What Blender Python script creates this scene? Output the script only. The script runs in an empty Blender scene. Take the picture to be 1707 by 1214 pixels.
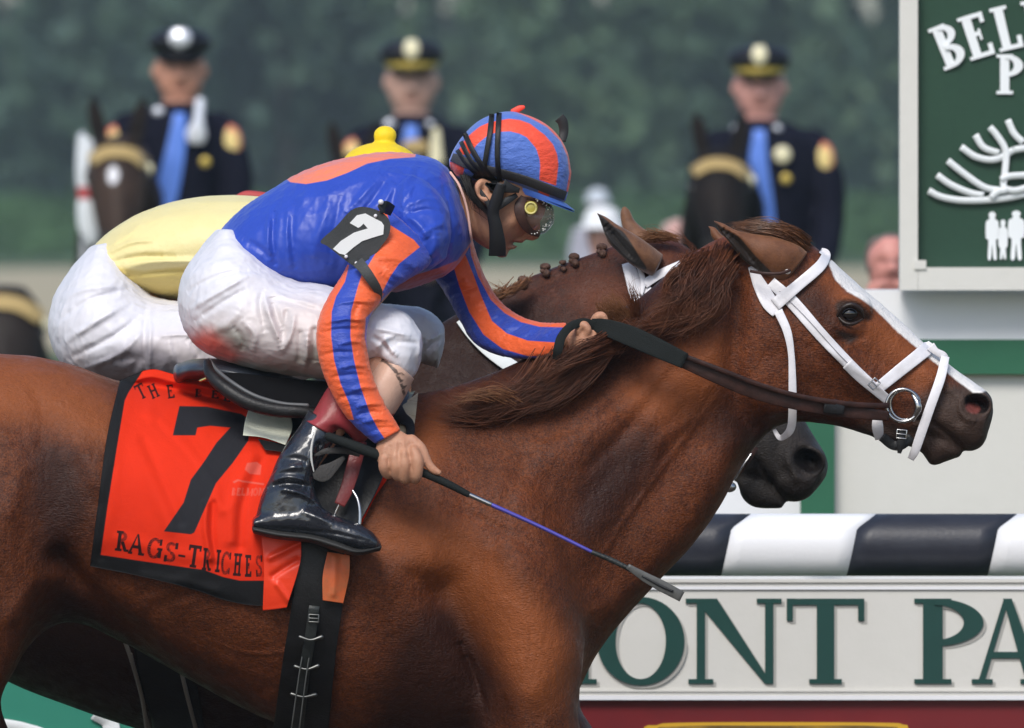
import bpy, math, random
import numpy as np
from mathutils import Vector
from mathutils.bvhtree import BVHTree

rnd = random.Random(7)
rng = np.random.default_rng(7)
R = math.radians
scn = bpy.context.scene
COL = scn.collection

# ------------------------------------------------------------------ camera, sky, sun, exposure
CAM_Z, CAM_D, PPM = 2.01, 30.0, 850.0          # lens height, distance to the leading horse, photo pixels per metre there
cd = bpy.data.cameras.new('camera'); cam = bpy.data.objects.new('camera', cd); COL.objects.link(cam)
cam.location = (0, -CAM_D, CAM_Z); cam.rotation_euler = (R(90), 0, 0)
cd.sensor_width = 36.0; cd.lens = 36.0 * CAM_D / (1707 / PPM)
cd.shift_y = -307.0 / 1707.0
cd.clip_start = 0.5; cd.clip_end = 5000
cd.dof.use_dof = True; cd.dof.focus_distance = 29.85
cd.dof.aperture_fstop = (cd.lens / 1000.0) / 0.047
scn.camera = cam

SUN_EL, SUN_AZ = 46.0, 196.0                    # degrees; azimuth clockwise from +Y
world = bpy.data.worlds.new('World'); scn.world = world; world.use_nodes = True
wn = world.node_tree; wn.nodes.clear()
sky = wn.nodes.new('ShaderNodeTexSky'); sky.sky_type = 'NISHITA'; sky.sun_disc = False
sky.sun_elevation = R(SUN_EL); sky.sun_rotation = R(SUN_AZ)
sky.air_density = 1.0; sky.dust_density = 1.6; sky.ozone_density = 1.0; sky.altitude = 0
bgn = wn.nodes.new('ShaderNodeBackground'); bgn.inputs['Strength'].default_value = 0.10
wo = wn.nodes.new('ShaderNodeOutputWorld')
wn.links.new(sky.outputs[0], bgn.inputs[0]); wn.links.new(bgn.outputs[0], wo.inputs[0])

sd_ = bpy.data.lights.new('sun', 'SUN'); sd_.energy = 1.5; sd_.angle = R(24); sd_.color = (1.0, 0.965, 0.91)
sun = bpy.data.objects.new('sun', sd_); COL.objects.link(sun)
_a, _e = R(SUN_AZ), R(SUN_EL)
sun_dir = Vector((math.sin(_a) * math.cos(_e), math.cos(_a) * math.cos(_e), math.sin(_e)))
sun.rotation_euler = sun_dir.to_track_quat('Z', 'Y').to_euler(); sun.location = (0, -5, 20)

scn.view_settings.view_transform = 'Standard'; scn.view_settings.look = 'None'
scn.view_settings.gamma = 1.0; scn.view_settings.use_curve_mapping = False
scn.view_settings.exposure = 0.74
scn.render.engine = 'CYCLES'
scn.cycles.max_bounces = 6; scn.cycles.transparent_max_bounces = 6
scn.cycles.use_denoising = True

# ------------------------------------------------------------------ picture <-> place
def P(px, py, d):
    """the point seen at photo pixel (px,py) that stands d metres behind the leading horse's plane"""
    k = (CAM_D + d) / CAM_D / PPM
    return ((px - 853.5) * k, d, CAM_Z - (py - 300.0) * k)

def Parr(px, py, d):
    px, py, d = np.broadcast_arrays(np.asarray(px, float), np.asarray(py, float), np.asarray(d, float))
    k = (CAM_D + d) / CAM_D / PPM
    return np.stack([(px - 853.5) * k, d, CAM_Z - (py - 300.0) * k], -1)

def proj(co):
    k = PPM * CAM_D / (CAM_D + co[:, 1])
    return 853.5 + co[:, 0] * k, 300.0 + (CAM_Z - co[:, 2]) * k

def cr(pts, n, closed=False):
    """Catmull-Rom through rows of pts, n samples a span"""
    p = np.asarray(pts, float)
    if len(p) < 3 and not closed:
        t = np.linspace(0, 1, n * (len(p) - 1) + 1)[:, None]
        return p[0] * (1 - t) + p[-1] * t
    if closed: q = np.vstack([p[-1], p, p[0], p[1]])
    else: q = np.vstack([2 * p[0] - p[1], p, 2 * p[-1] - p[-2]])
    out = []
    m = len(q) - 3
    t = np.linspace(0, 1, n, endpoint=False)[:, None]
    for i in range(m):
        a, b, c, d = q[i:i + 4]
        out.append(0.5 * (2 * b + (c - a) * t + (2 * a - 5 * b + 4 * c - d) * t ** 2 + (3 * b - a - 3 * c + d) * t ** 3))
    if not closed: out.append(q[-2][None])
    return np.vstack(out)

def segdist(x, y, pts, closed=False):
    p = np.asarray(pts, float)
    if closed: p = np.vstack([p, p[:1]])
    best = np.full(x.shape, 1e9)
    for (x0, y0), (x1, y1) in zip(p[:-1, :2], p[1:, :2]):
        dx, dy = x1 - x0, y1 - y0
        L = dx * dx + dy * dy + 1e-9
        t = np.clip(((x - x0) * dx + (y - y0) * dy) / L, 0, 1)
        d = (x - x0 - t * dx) ** 2 + (y - y0 - t * dy) ** 2
        best = np.minimum(best, d)
    return np.sqrt(best)

def inside(x, y, pts):
    p = np.asarray(pts, float); q = np.roll(p, -1, 0)
    r = np.zeros(x.shape, bool)
    for (x0, y0), (x1, y1) in zip(p[:, :2], q[:, :2]):
        if y0 == y1: continue
        c = ((y0 > y) != (y1 > y)) & (x < (x1 - x0) * (y - y0) / (y1 - y0) + x0)
        r ^= c
    return r

def polysd(x, y, pts):
    """signed distance, positive inside"""
    d = segdist(x, y, pts, True)
    return np.where(inside(x, y, pts), d, -d)

# ------------------------------------------------------------------ geometry gathering
class G:
    def __init__(s): s.v = []; s.f = []; s.n = 0
    def add(s, v, f):
        v = np.asarray(v, float).reshape(-1, 3)
        s.v.append(v); s.f.extend([tuple(int(i) + s.n for i in q) for q in f]); s.n += len(v)
        return s
    def grid(s, v, wrap_u=False, flip=False):
        """v: (n,m,3); wrap_u closes the second axis"""
        n, m = v.shape[:2]
        i = np.arange(n - 1)[:, None]; j = np.arange(m if wrap_u else m - 1)[None, :]
        j2 = (j + 1) % m
        a = i * m + j; b = i * m + j2; c = (i + 1) * m + j2; d = (i + 1) * m + j
        f = np.stack([a, b, c, d], -1).reshape(-1, 4) + s.n
        if flip: f = f[:, ::-1]
        s.v.append(v.reshape(-1, 3)); s.f.extend(map(tuple, f.tolist())); s.n += n * m
        return s
    def verts(s): return np.vstack(s.v) if s.v else np.zeros((0, 3))
    def mesh(s, name='m'):
        me = bpy.data.meshes.new(name)
        me.from_pydata(s.verts().tolist(), [], s.f); me.update()
        return me

def link(name, me, m=None, parent=None, smooth=True, **kw):
    o = bpy.data.objects.new(name, me); COL.objects.link(o); me.name = name
    if m is not None:
        me.materials.clear()
        for q in (m if isinstance(m, (list, tuple)) else [m]): me.materials.append(q)
    if smooth and len(me.polygons): me.polygons.foreach_set('use_smooth', np.ones(len(me.polygons), bool))
    if parent is not None:
        o.parent = parent
        if parent.type == 'EMPTY' and parent.parent is None: o.location = -parent.location
    for q in me.materials:
        for nm in (q.get('attrs', '') if q else '').split():
            if nm not in me.attributes:
                a = me.attributes.new(nm, 'FLOAT', 'POINT'); a.data.foreach_set('value', np.full(len(me.vertices), -99.0, np.float32))
    for k, v in kw.items(): o[k] = v
    return o

def tag(o, label=None, cat=None, group=None, kind=None):
    if label: o['label'] = label
    if cat: o['category'] = cat
    if group: o['group'] = group
    if kind: o['kind'] = kind
    return o

def thing(name, label, cat, loc=(0, 0, 0), group=None):
    o = bpy.data.objects.new(name, None); COL.objects.link(o); o.location = loc
    o.empty_display_size = 0.1
    return tag(o, label, cat, group)

def loft_v(stations, nu=8, nv=40, round_=(0, 0), exp=1.0):
    """rings through pairs of outline points: (ax,ay,bx,by,half_depth[,depth_centre[,taper]]) -> grid of world points"""
    S = np.array([list(s) + [0.0, 0.0][len(s) - 5:] if len(s) < 7 else list(s) for s in stations], float)
    Q = cr(S, nu)
    Q[:, 4] = np.maximum(Q[:, 4], 0.001)
    C = (Q[:, :2] + Q[:, 2:4]) / 2
    E = (Q[:, :2] - Q[:, 2:4]) / 2
    dC = Q[:, 5]
    rows = []
    def ring(c, e, hd, dc, k):
        th = np.linspace(0, 2 * math.pi, nv, endpoint=False)
        ct, st = np.cos(th), np.sin(th)
        if exp != 1.0:
            ct = np.sign(ct) * np.abs(ct) ** exp; st = np.sign(st) * np.abs(st) ** exp
        w = hd * (1 + k * ct)
        return Parr(c[0] + e[0] * ct, c[1] + e[1] * ct, dc + w * st)
    def capr(idx, nxt, r):
        if r <= 0: return []
        t = C[idx] - C[nxt]; t = t / (np.linalg.norm(t) + 1e-9)
        out = []
        for a in np.linspace(0, math.pi / 2, 7)[1:]:
            sc = max(math.cos(a), 0.02)
            out.append(ring(C[idx] + t * r * math.sin(a), E[idx] * sc, Q[idx, 4] * sc, dC[idx], Q[idx, 6]))
        return out
    rows = [ring(C[i], E[i], Q[i, 4], dC[i], Q[i, 6]) for i in range(len(Q))]
    rows = capr(0, 1, round_[0])[::-1] + rows + capr(-1, -2, round_[1])
    return np.array(rows)

def close_grid(g, V):
    """closed tube with end fans"""
    n, m = V.shape[:2]; b = g.n
    g.grid(V, wrap_u=True)
    c0 = V[0].mean(0); c1 = V[-1].mean(0)
    g.v.append(np.array([c0, c1])); i0 = g.n; i1 = g.n + 1; g.n += 2
    for j in range(m):
        g.f.append((b + (j + 1) % m, b + j, i0))
        k = b + (n - 1) * m
        g.f.append((k + j, k + (j + 1) % m, i1))
    return g

def loft(g, stations, nu=8, nv=40, round_=(0, 0), exp=1.0):
    return close_grid(g, loft_v(stations, nu, nv, round_, exp))

def tube(g, pts, rad, nu=5, nv=12, world=False, flat=None, cap=True):
    """tube through (px,py,d) points with radii in metres; flat = (axis vector, factor) squashes it"""
    p = np.asarray(pts, float)
    W = p if world else Parr(p[:, 0], p[:, 1], p[:, 2])
    rad = np.asarray(rad if np.ndim(rad) else [rad] * len(W), float)
    Q = cr(np.hstack([W, rad[:, None]]), nu) if len(W) > 1 else None
    C = Q[:, :3]; r = np.maximum(Q[:, 3], 1e-4)
    T = np.gradient(C, axis=0); T /= np.linalg.norm(T, axis=1)[:, None] + 1e-12
    up = np.array([0, 1.0, 0]) if abs(T[0][1]) < 0.9 else np.array([1.0, 0, 0])
    n = np.cross(T[0], up); n /= np.linalg.norm(n)
    rows = []; th = np.linspace(0, 2 * math.pi, nv, endpoint=False)
    fr = []
    for i in range(len(C)):
        n = n - T[i] * np.dot(n, T[i]); n /= np.linalg.norm(n) + 1e-12
        fr.append((n.copy(), np.cross(T[i], n)))
    def ring(i, off, sc):
        a, b = fr[i]
        d = np.outer(np.cos(th), a) + np.outer(np.sin(th), b)
        if flat is not None:
            ax = np.asarray(flat[0], float); ax /= np.linalg.norm(ax)
            d = d - np.outer(d @ ax, ax) * (1 - flat[1])
        return C[i] + T[i] * off + d * r[i] * sc
    if cap:
        for a in np.linspace(math.pi / 2, 0, 5)[:-1]: rows.append(ring(0, -r[0] * math.sin(a), max(math.cos(a), .03)))
    for i in range(len(C)): rows.append(ring(i, 0, 1))
    if cap:
        for a in np.linspace(0, math.pi / 2, 5)[1:]: rows.append(ring(len(C) - 1, r[-1] * math.sin(a), max(math.cos(a), .03)))
    return close_grid(g, np.array(rows))

def ball(g, c, r, nu=10, nv=16, world=False):
    """ellipsoid; c pixel centre, r = (rx,ry,rz) metres along x,y(depth),z"""
    c = np.asarray(c if world else P(*c)); r = np.asarray(r if np.ndim(r) else [r] * 3, float)
    ph = np.linspace(0.05, math.pi - 0.05, nu); th = np.linspace(0, 2 * math.pi, nv, endpoint=False)
    V = np.stack([np.sin(ph)[:, None] * np.cos(th)[None], np.sin(ph)[:, None] * np.sin(th)[None], np.cos(ph)[:, None] * np.ones(nv)[None]], -1)
    return close_grid(g, (c + V * r)[::-1])

def bx(g, c, s, rot=None):
    """box, world centre and full size"""
    c = np.asarray(c, float); h = np.asarray(s, float) / 2
    v = np.array([[x, y, z] for x in (-1, 1) for y in (-1, 1) for z in (-1, 1)]) * h
    if rot is not None:
        a = rot; v = np.stack([v[:, 0] * math.cos(a) - v[:, 2] * math.sin(a), v[:, 1], v[:, 0] * math.sin(a) + v[:, 2] * math.cos(a)], -1)
    return g.add(c + v, [(0, 1, 3, 2), (4, 6, 7, 5), (0, 4, 5, 1), (2, 3, 7, 6), (0, 2, 6, 4), (1, 5, 7, 3)])

def pbox(g, x0, y0, x1, y1, d, t):
    """box whose front face covers photo pixels (x0,y0)-(x1,y1) at depth d, t thick"""
    a = np.array(P(x0, y0, d)); b = np.array(P(x1, y1, d))
    c = (a + b) / 2; c[1] = d + t / 2
    return bx(g, c, (abs(b[0] - a[0]), t, abs(a[2] - b[2])))

def remesh(g, voxel, smooth=4, factor=0.5):
    """union of closed shapes as one continuous surface"""
    me = g.mesh('t'); o = bpy.data.objects.new('t', me); COL.objects.link(o)
    m = o.modifiers.new('r', 'REMESH'); m.mode = 'VOXEL'; m.voxel_size = voxel; m.use_smooth_shade = True
    if smooth:
        s = o.modifiers.new('s', 'SMOOTH'); s.factor = factor; s.iterations = smooth
    dg = bpy.context.evaluated_depsgraph_get()
    out = bpy.data.meshes.new_from_object(o.evaluated_get(dg))
    bpy.data.objects.remove(o); bpy.data.meshes.remove(me)
    return out

def getco(me):
    a = np.empty(len(me.vertices) * 3); me.vertices.foreach_get('co', a); return a.reshape(-1, 3)
def setco(me, co): me.vertices.foreach_set('co', co.astype(np.float32).ravel()); me.update()
def getno(me):
    a = np.empty(len(me.vertices) * 3); me.vertices.foreach_get('normal', a); return a.reshape(-1, 3)

def relax(me, maskfn, iters):
    co = getco(me); x, y = proj(co); w = maskfn(x, y, co)[:, None]
    e = np.empty(len(me.edges) * 2, np.int32); me.edges.foreach_get('vertices', e); e = e.reshape(-1, 2)
    a = np.r_[e[:, 0], e[:, 1]]; b = np.r_[e[:, 1], e[:, 0]]; n = np.bincount(a, minlength=len(co))[:, None]
    for _ in range(iters):
        s = np.stack([np.bincount(a, co[b, i], minlength=len(co)) for i in range(3)], -1) / np.maximum(n, 1)
        co += (s - co) * w * .9
    setco(me, co)

def sculpt(me, strokes, both=False):
    """push the surface along the side it faces: stroke = (points, radius px, millimetres[, profile])"""
    co = getco(me); no = getno(me); x, y = proj(co)
    w = -np.sign(no[:, 1]) * np.abs(no[:, 1]) ** 0.6
    if not both: w = np.maximum(w, 0)
    D = np.zeros(len(co))
    for st in strokes:
        pts, r, amp = st[0], st[1], st[2]
        p = np.asarray(pts, float)
        if len(p) > 2: p = cr(p, 4)
        m = (x > p[:, 0].min() - 3 * r) & (x < p[:, 0].max() + 3 * r) & (y > p[:, 1].min() - 3 * r) & (y < p[:, 1].max() + 3 * r)
        if not m.any(): continue
        if len(p) == 1: d = np.hypot(x[m] - p[0, 0], y[m] - p[0, 1])
        else: d = segdist(x[m], y[m], p)
        q = d / r; tp = 1.0
        if len(p) > 2:                                # the stroke dies away towards its ends
            L = np.r_[0, np.cumsum(np.hypot(*np.diff(p[:, :2], axis=0).T))]; best = np.full(m.sum(), 1e9); tt = np.zeros(m.sum())
            for k in range(0, len(p)):
                dk = (x[m] - p[k, 0]) ** 2 + (y[m] - p[k, 1]) ** 2; s_ = dk < best; best[s_] = dk[s_]; tt[s_] = L[k] / L[-1]
            tp = .12 + .88 * np.clip(np.minimum(tt, 1 - tt) / .3, 0, 1) ** .8 if r < 9 else 1.0
        if r < 9: amp = amp * tp * 1.1
        if len(st) > 3 and st[3] == 'rim': D[m] += amp * q * q * np.exp(1 - q * q) 
        else: D[m] += amp * np.exp(-q * q)
    co[:, 1] -= D * w * 0.001
    setco(me, co)

def cloth_noise(me, amp, scale, stretch=(1, 1, 1), seed=0, both=True):
    """low soft creases pushed along the normal"""
    co = getco(me); no = getno(me); r = np.random.default_rng(abs(int(seed)))
    D = np.zeros(len(co))
    for i in range(14):
        k = r.normal(size=3); k /= np.linalg.norm(k); f = 2 * math.pi / (scale * r.uniform(.6, 1.8))
        ph = r.uniform(0, 6.28); k2 = r.normal(size=3) * f * .35
        s = np.sin(co @ (k * f * np.asarray(stretch)) + ph + 1.6 * np.sin(co @ k2 + ph * 2))
        D += (1 - np.abs(s)) ** 2
    D = D / 14 - 0.25
    setco(me, co + no * (D * amp * 3)[:, None])

def paint(me, name, fn):
    """store a float per vertex: fn(px,py,co,no) -> value"""
    co = getco(me); x, y = proj(co)
    a = me.attributes.get(name) or me.attributes.new(name, 'FLOAT', 'POINT')
    a.data.foreach_set('value', np.asarray(fn(x, y, co, getno(me)), np.float32))

def pp(me, name, polys, smooth=False):
    """signed pixel distance to the union of outlines, positive inside"""
    def f(x, y, co, no):
        v = np.full(len(x), -99.0)
        for q in polys:
            q = np.asarray(q, float)
            if smooth: q = cr(q, 5, True)
            m = (x > q[:, 0].min() - 60) & (x < q[:, 0].max() + 60) & (y > q[:, 1].min() - 60) & (y < q[:, 1].max() + 60)
            if m.any(): v[m] = np.maximum(v[m], polysd(x[m], y[m], q))
        return v
    paint(me, name, f)

# ------------------------------------------------------------------ materials
def srgb(r, g, b):
    f = lambda c: (c / 255.0) / 12.92 if c / 255.0 <= 0.04045 else ((c / 255.0 + 0.055) / 1.055) ** 2.4
    return (f(r), f(g), f(b))

def material(name, col, rough=0.6, spec=0.4, metal=0.0, layers=(), bump=(), vary=None, sheen=0.0, sheen_tint=None, coat=0.0, sss=0.0,
             alpha=1.0, trans=0.0, rough_layers=(), fuzz=None, coord='Object'):
    """layers: (attribute, colour, half width px[, strength]); bump: (scale, height m, (sx,sy,sz), detail); vary: (scale, amount, colour2)"""
    m = bpy.data.materials.new(name); m.use_nodes = True; nt = m.node_tree; nt.nodes.clear(); N = nt.nodes.new; L = nt.links.new
    out = N('ShaderNodeOutputMaterial'); b = N('ShaderNodeBsdfPrincipled'); L(b.outputs[0], out.inputs[0])
    b.inputs['Roughness'].default_value = rough; b.inputs['Metallic'].default_value = metal
    b.inputs['Specular IOR Level'].default_value = spec
    b.inputs['Sheen Weight'].default_value = sheen
    if sheen_tint: b.inputs['Sheen Tint'].default_value = (*sheen_tint, 1)
    b.inputs['Coat Weight'].default_value = coat; b.inputs['Coat Roughness'].default_value = 0.12
    if sss: b.inputs['Subsurface Weight'].default_value = sss; b.inputs['Subsurface Radius'].default_value = (.012, .005, .003); b.inputs['Subsurface Scale'].default_value = 1.0
    if trans: b.inputs['Transmission Weight'].default_value = trans
    b.inputs['Alpha'].default_value = alpha
    tc = N('ShaderNodeTexCoord')
    if layers: m['attrs'] = ' '.join(l[0] for l in layers)
    rgb = N('ShaderNodeRGB'); rgb.outputs[0].default_value = (*col, 1); cur = rgb.outputs[0]
    def noise(scale, stretch=(1, 1, 1), detail=4, rough_=0.6):
        mp = N('ShaderNodeMapping'); mp.inputs['Scale'].default_value = stretch; L(tc.outputs[coord], mp.inputs[0])
        n = N('ShaderNodeTexNoise'); n.inputs['Scale'].default_value = scale; n.inputs['Detail'].default_value = detail
        n.inputs['Roughness'].default_value = rough_; L(mp.outputs[0], n.inputs['Vector']); return n
    def mix(fac, a, c2):
        x = N('ShaderNodeMix'); x.data_type = 'RGBA'; L(fac, x.inputs['Factor']); L(a, x.inputs[6])
        if isinstance(c2, tuple): x.inputs[7].default_value = (*c2, 1)
        else: L(c2, x.inputs[7])
        return x.outputs[2]
    def rngmap(v, a, c, lo=0.0, hi=1.0, sm=True):
        r = N('ShaderNodeMapRange'); r.interpolation_type = 'SMOOTHSTEP' if sm else 'LINEAR'
        r.inputs['From Min'].default_value = a; r.inputs['From Max'].default_value = c
        r.inputs['To Min'].default_value = lo; r.inputs['To Max'].default_value = hi
        L(v, r.inputs['Value']); return r.outputs[0]
    for vr in (vary if isinstance(vary, list) else ([vary] if vary else [])):
        n = noise(vr[0], vr[3] if len(vr) > 3 else (1, 1, 1), 5)
        cur = mix(rngmap(n.outputs[0], 0.38, 0.68, 0, vr[1]), cur, vr[2])
    for ly in layers:
        a = N('ShaderNodeAttribute'); a.attribute_name = ly[0]; v = a.outputs['Fac']
        if fuzz:
            n = noise(fuzz[0], fuzz[2] if len(fuzz) > 2 else (1, 1, 1)); q = N('ShaderNodeMath'); q.operation = 'SUBTRACT'; L(n.outputs[0], q.inputs[0]); q.inputs[1].default_value = .5
            q2 = N('ShaderNodeMath'); q2.operation = 'MULTIPLY_ADD'; L(q.outputs[0], q2.inputs[0]); q2.inputs[1].default_value = fuzz[1]; L(v, q2.inputs[2]); v = q2.outputs[0]
        cur = mix(rngmap(v, -ly[2], ly[2], 0, ly[3] if len(ly) > 3 else 1.0), cur, ly[1])
    L(cur, b.inputs['Base Color'])
    for rl in rough_layers:
        n = noise(rl[0], rl[3] if len(rl) > 3 else (1, 1, 1)); L(rngmap(n.outputs[0], .35, .65, rl[1], rl[2]), b.inputs['Roughness'])
    prev = None
    for bp in bump:
        n = noise(bp[0], bp[2] if len(bp) > 2 else (1, 1, 1), bp[3] if len(bp) > 3 else 3)
        bn = N('ShaderNodeBump'); bn.inputs['Distance'].default_value = bp[1]; bn.inputs['Strength'].default_value = 1.0
        L(n.outputs[0], bn.inputs['Height'])
        if prev: L(prev, bn.inputs['Normal'])
        prev = bn.outputs[0]
    if prev: L(prev, b.inputs['Normal'])
    if alpha < 1: m.blend_method = 'HASHED' if hasattr(m, 'blend_method') else m.blend_method
    return m

# ------------------------------------------------------------------ draping straps and cloths on what carries them
CAMP = Vector((0, -CAM_D, CAM_Z))
def bvh_of(*objs):
    vs, fs, n = [], [], 0
    for o in objs:
        me = o.data if hasattr(o, 'data') else o
        co = getco(me); vs += co.tolist(); fs += [tuple(i + n for i in p.vertices) for p in me.polygons]; n = len(vs)
    return BVHTree.FromPolygons(vs, fs)

def hit(bv, px, py):
    d = (Vector(P(px, py, 0)) - CAMP).normalized()
    h = bv.ray_cast(CAMP, d)
    return None if h[0] is None else h[0].y

def fill_none(a, default=0.0):
    """fill gaps in a depth list from its neighbours"""
    a = list(a); idx = [i for i, v in enumerate(a) if v is not None]
    if not idx: return [default] * len(a)
    xs = np.array(idx, float); ys = np.array([a[i] for i in idx], float)
    return np.interp(np.arange(len(a)), xs, ys).tolist()

def ribbon(g, pts, width, bv=None, depths=None, off=0.002, thick=0.003, n=8, across=5, fall=None, sm=2, puff=0.0):
    """flat strap along photo points; lies on bv, or follows depths given a point"""
    p = np.asarray(pts, float); w = np.asarray(width if np.ndim(width) else [width] * len(p), float)
    cols = [p, w[:, None]]
    if depths is not None: cols.append(np.asarray(depths, float)[:, None])
    Q = cr(np.hstack(cols), n); C = Q[:, :2]; W = Q[:, 2]
    T = np.gradient(C, axis=0); T /= np.linalg.norm(T, axis=1)[:, None] + 1e-9
    Nn = np.stack([-T[:, 1], T[:, 0]], -1)
    ts = np.r_[-.5, np.linspace(-.44, .44, across - 2), .5]
    X = C[:, None, 0] + Nn[:, None, 0] * ts[None] * W[:, None]; Y = C[:, None, 1] + Nn[:, None, 1] * ts[None] * W[:, None]
    if depths is not None: D = np.repeat(Q[:, 3][:, None], across, 1)
    else:
        D = np.zeros_like(X)
        for j in range(across):
            col = [hit(bv, X[i, j], Y[i, j]) for i in range(len(X))]
            if fall is not None: col = [fall if c is None else c for c in col]
            D[:, j] = fill_none(col, 0.0)
        for _ in range(sm):
            E = D.copy(); E[1:-1] = np.minimum(D[1:-1], (D[:-2] + D[1:-1] * 2 + D[2:]) / 4); D = E
    D = D - off
    edge = 1 - np.abs(ts * 2) ** 3; edge2 = np.where(np.abs(ts) > .49, .0008, 0.0)
    F = Parr(X, Y, D - thick - (puff * edge)[None] + edge2[None]); B = Parr(X, Y, D + 0.0015)
    V = np.concatenate([F, B[:, ::-1]], 1)
    return close_grid(g, V[:, ::-1])

def coons(top, bottom, left, right, nu, nv):
    """grid of photo points inside four sides; top/bottom run left to right, left/right run top to bottom"""
    def rs(c, n):
        c = cr(np.asarray(c, float), 12); s = np.r_[0, np.cumsum(np.linalg.norm(np.diff(c, axis=0), axis=1))]
        t = np.linspace(0, s[-1], n); return np.stack([np.interp(t, s, c[:, 0]), np.interp(t, s, c[:, 1])], -1)
    T, B, L, Rr = rs(top, nu), rs(bottom, nu), rs(left, nv), rs(right, nv)
    u = np.linspace(0, 1, nu)[None, :, None]; v = np.linspace(0, 1, nv)[:, None, None]
    return (1 - v) * T[None] + v * B[None] + (1 - u) * L[:, None] + u * Rr[:, None] - ((1 - u) * (1 - v) * T[0] + u * (1 - v) * T[-1] + (1 - u) * v * B[0] + u * v * B[-1])

def sheet(g, XY, D, thick=0.003):
    """cloth from a grid of photo points and depths, with a back and edges"""
    F = Parr(XY[..., 0], XY[..., 1], D); B = Parr(XY[..., 0], XY[..., 1], D + thick)
    n, m = D.shape; b = g.n
    g.grid(F, flip=True); g.grid(B)
    o = n * m
    def e(i, j): return b + i * m + j
    for i in range(n - 1):
        g.f.append((e(i, 0), e(i + 1, 0), e(i + 1, 0) + o, e(i, 0) + o)); g.f.append((e(i + 1, m - 1), e(i, m - 1), e(i, m - 1) + o, e(i + 1, m - 1) + o))
    for j in range(m - 1):
        g.f.append((e(0, j + 1), e(0, j), e(0, j) + o, e(0, j + 1) + o)); g.f.append((e(n - 1, j), e(n - 1, j + 1), e(n - 1, j + 1) + o, e(n - 1, j) + o))
    return g

def drape(bv, XY, off, sm=6, fall=None):
    n, m = XY.shape[:2]; D = np.full((n, m), np.nan)
    for i in range(n):
        for j in range(m):
            h = hit(bv, XY[i, j, 0], XY[i, j, 1])
            if h is not None: D[i, j] = h
    if fall is not None: D = np.where(np.isnan(D), fall, D)
    for i in range(n):
        r = D[i]; ok = ~np.isnan(r)
        if ok.any(): D[i] = np.interp(np.arange(m), np.arange(m)[ok], r[ok])
    ok = ~np.isnan(D[:, 0])
    for j in range(m): D[:, j] = np.interp(np.arange(n), np.arange(n)[ok], D[ok, j])
    for _ in range(sm):
        E = np.pad(D, 1, mode='edge'); A = (E[:-2, 1:-1] + E[2:, 1:-1] + E[1:-1, :-2] + E[1:-1, 2:]) / 4
        D = np.minimum(D, A) if False else A
    return D - off

def fold(D, XY, strokes):
    """add folds (pushed towards the lens) to a draped cloth"""
    x, y = XY[..., 0], XY[..., 1]
    for pts, r, amp in strokes:
        p = cr(np.asarray(pts, float), 4) if len(pts) > 2 else np.asarray(pts, float)
        q = segdist(x, y, p) / r; D = D - amp * 0.001 * np.exp(-q * q)
    return D

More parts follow.
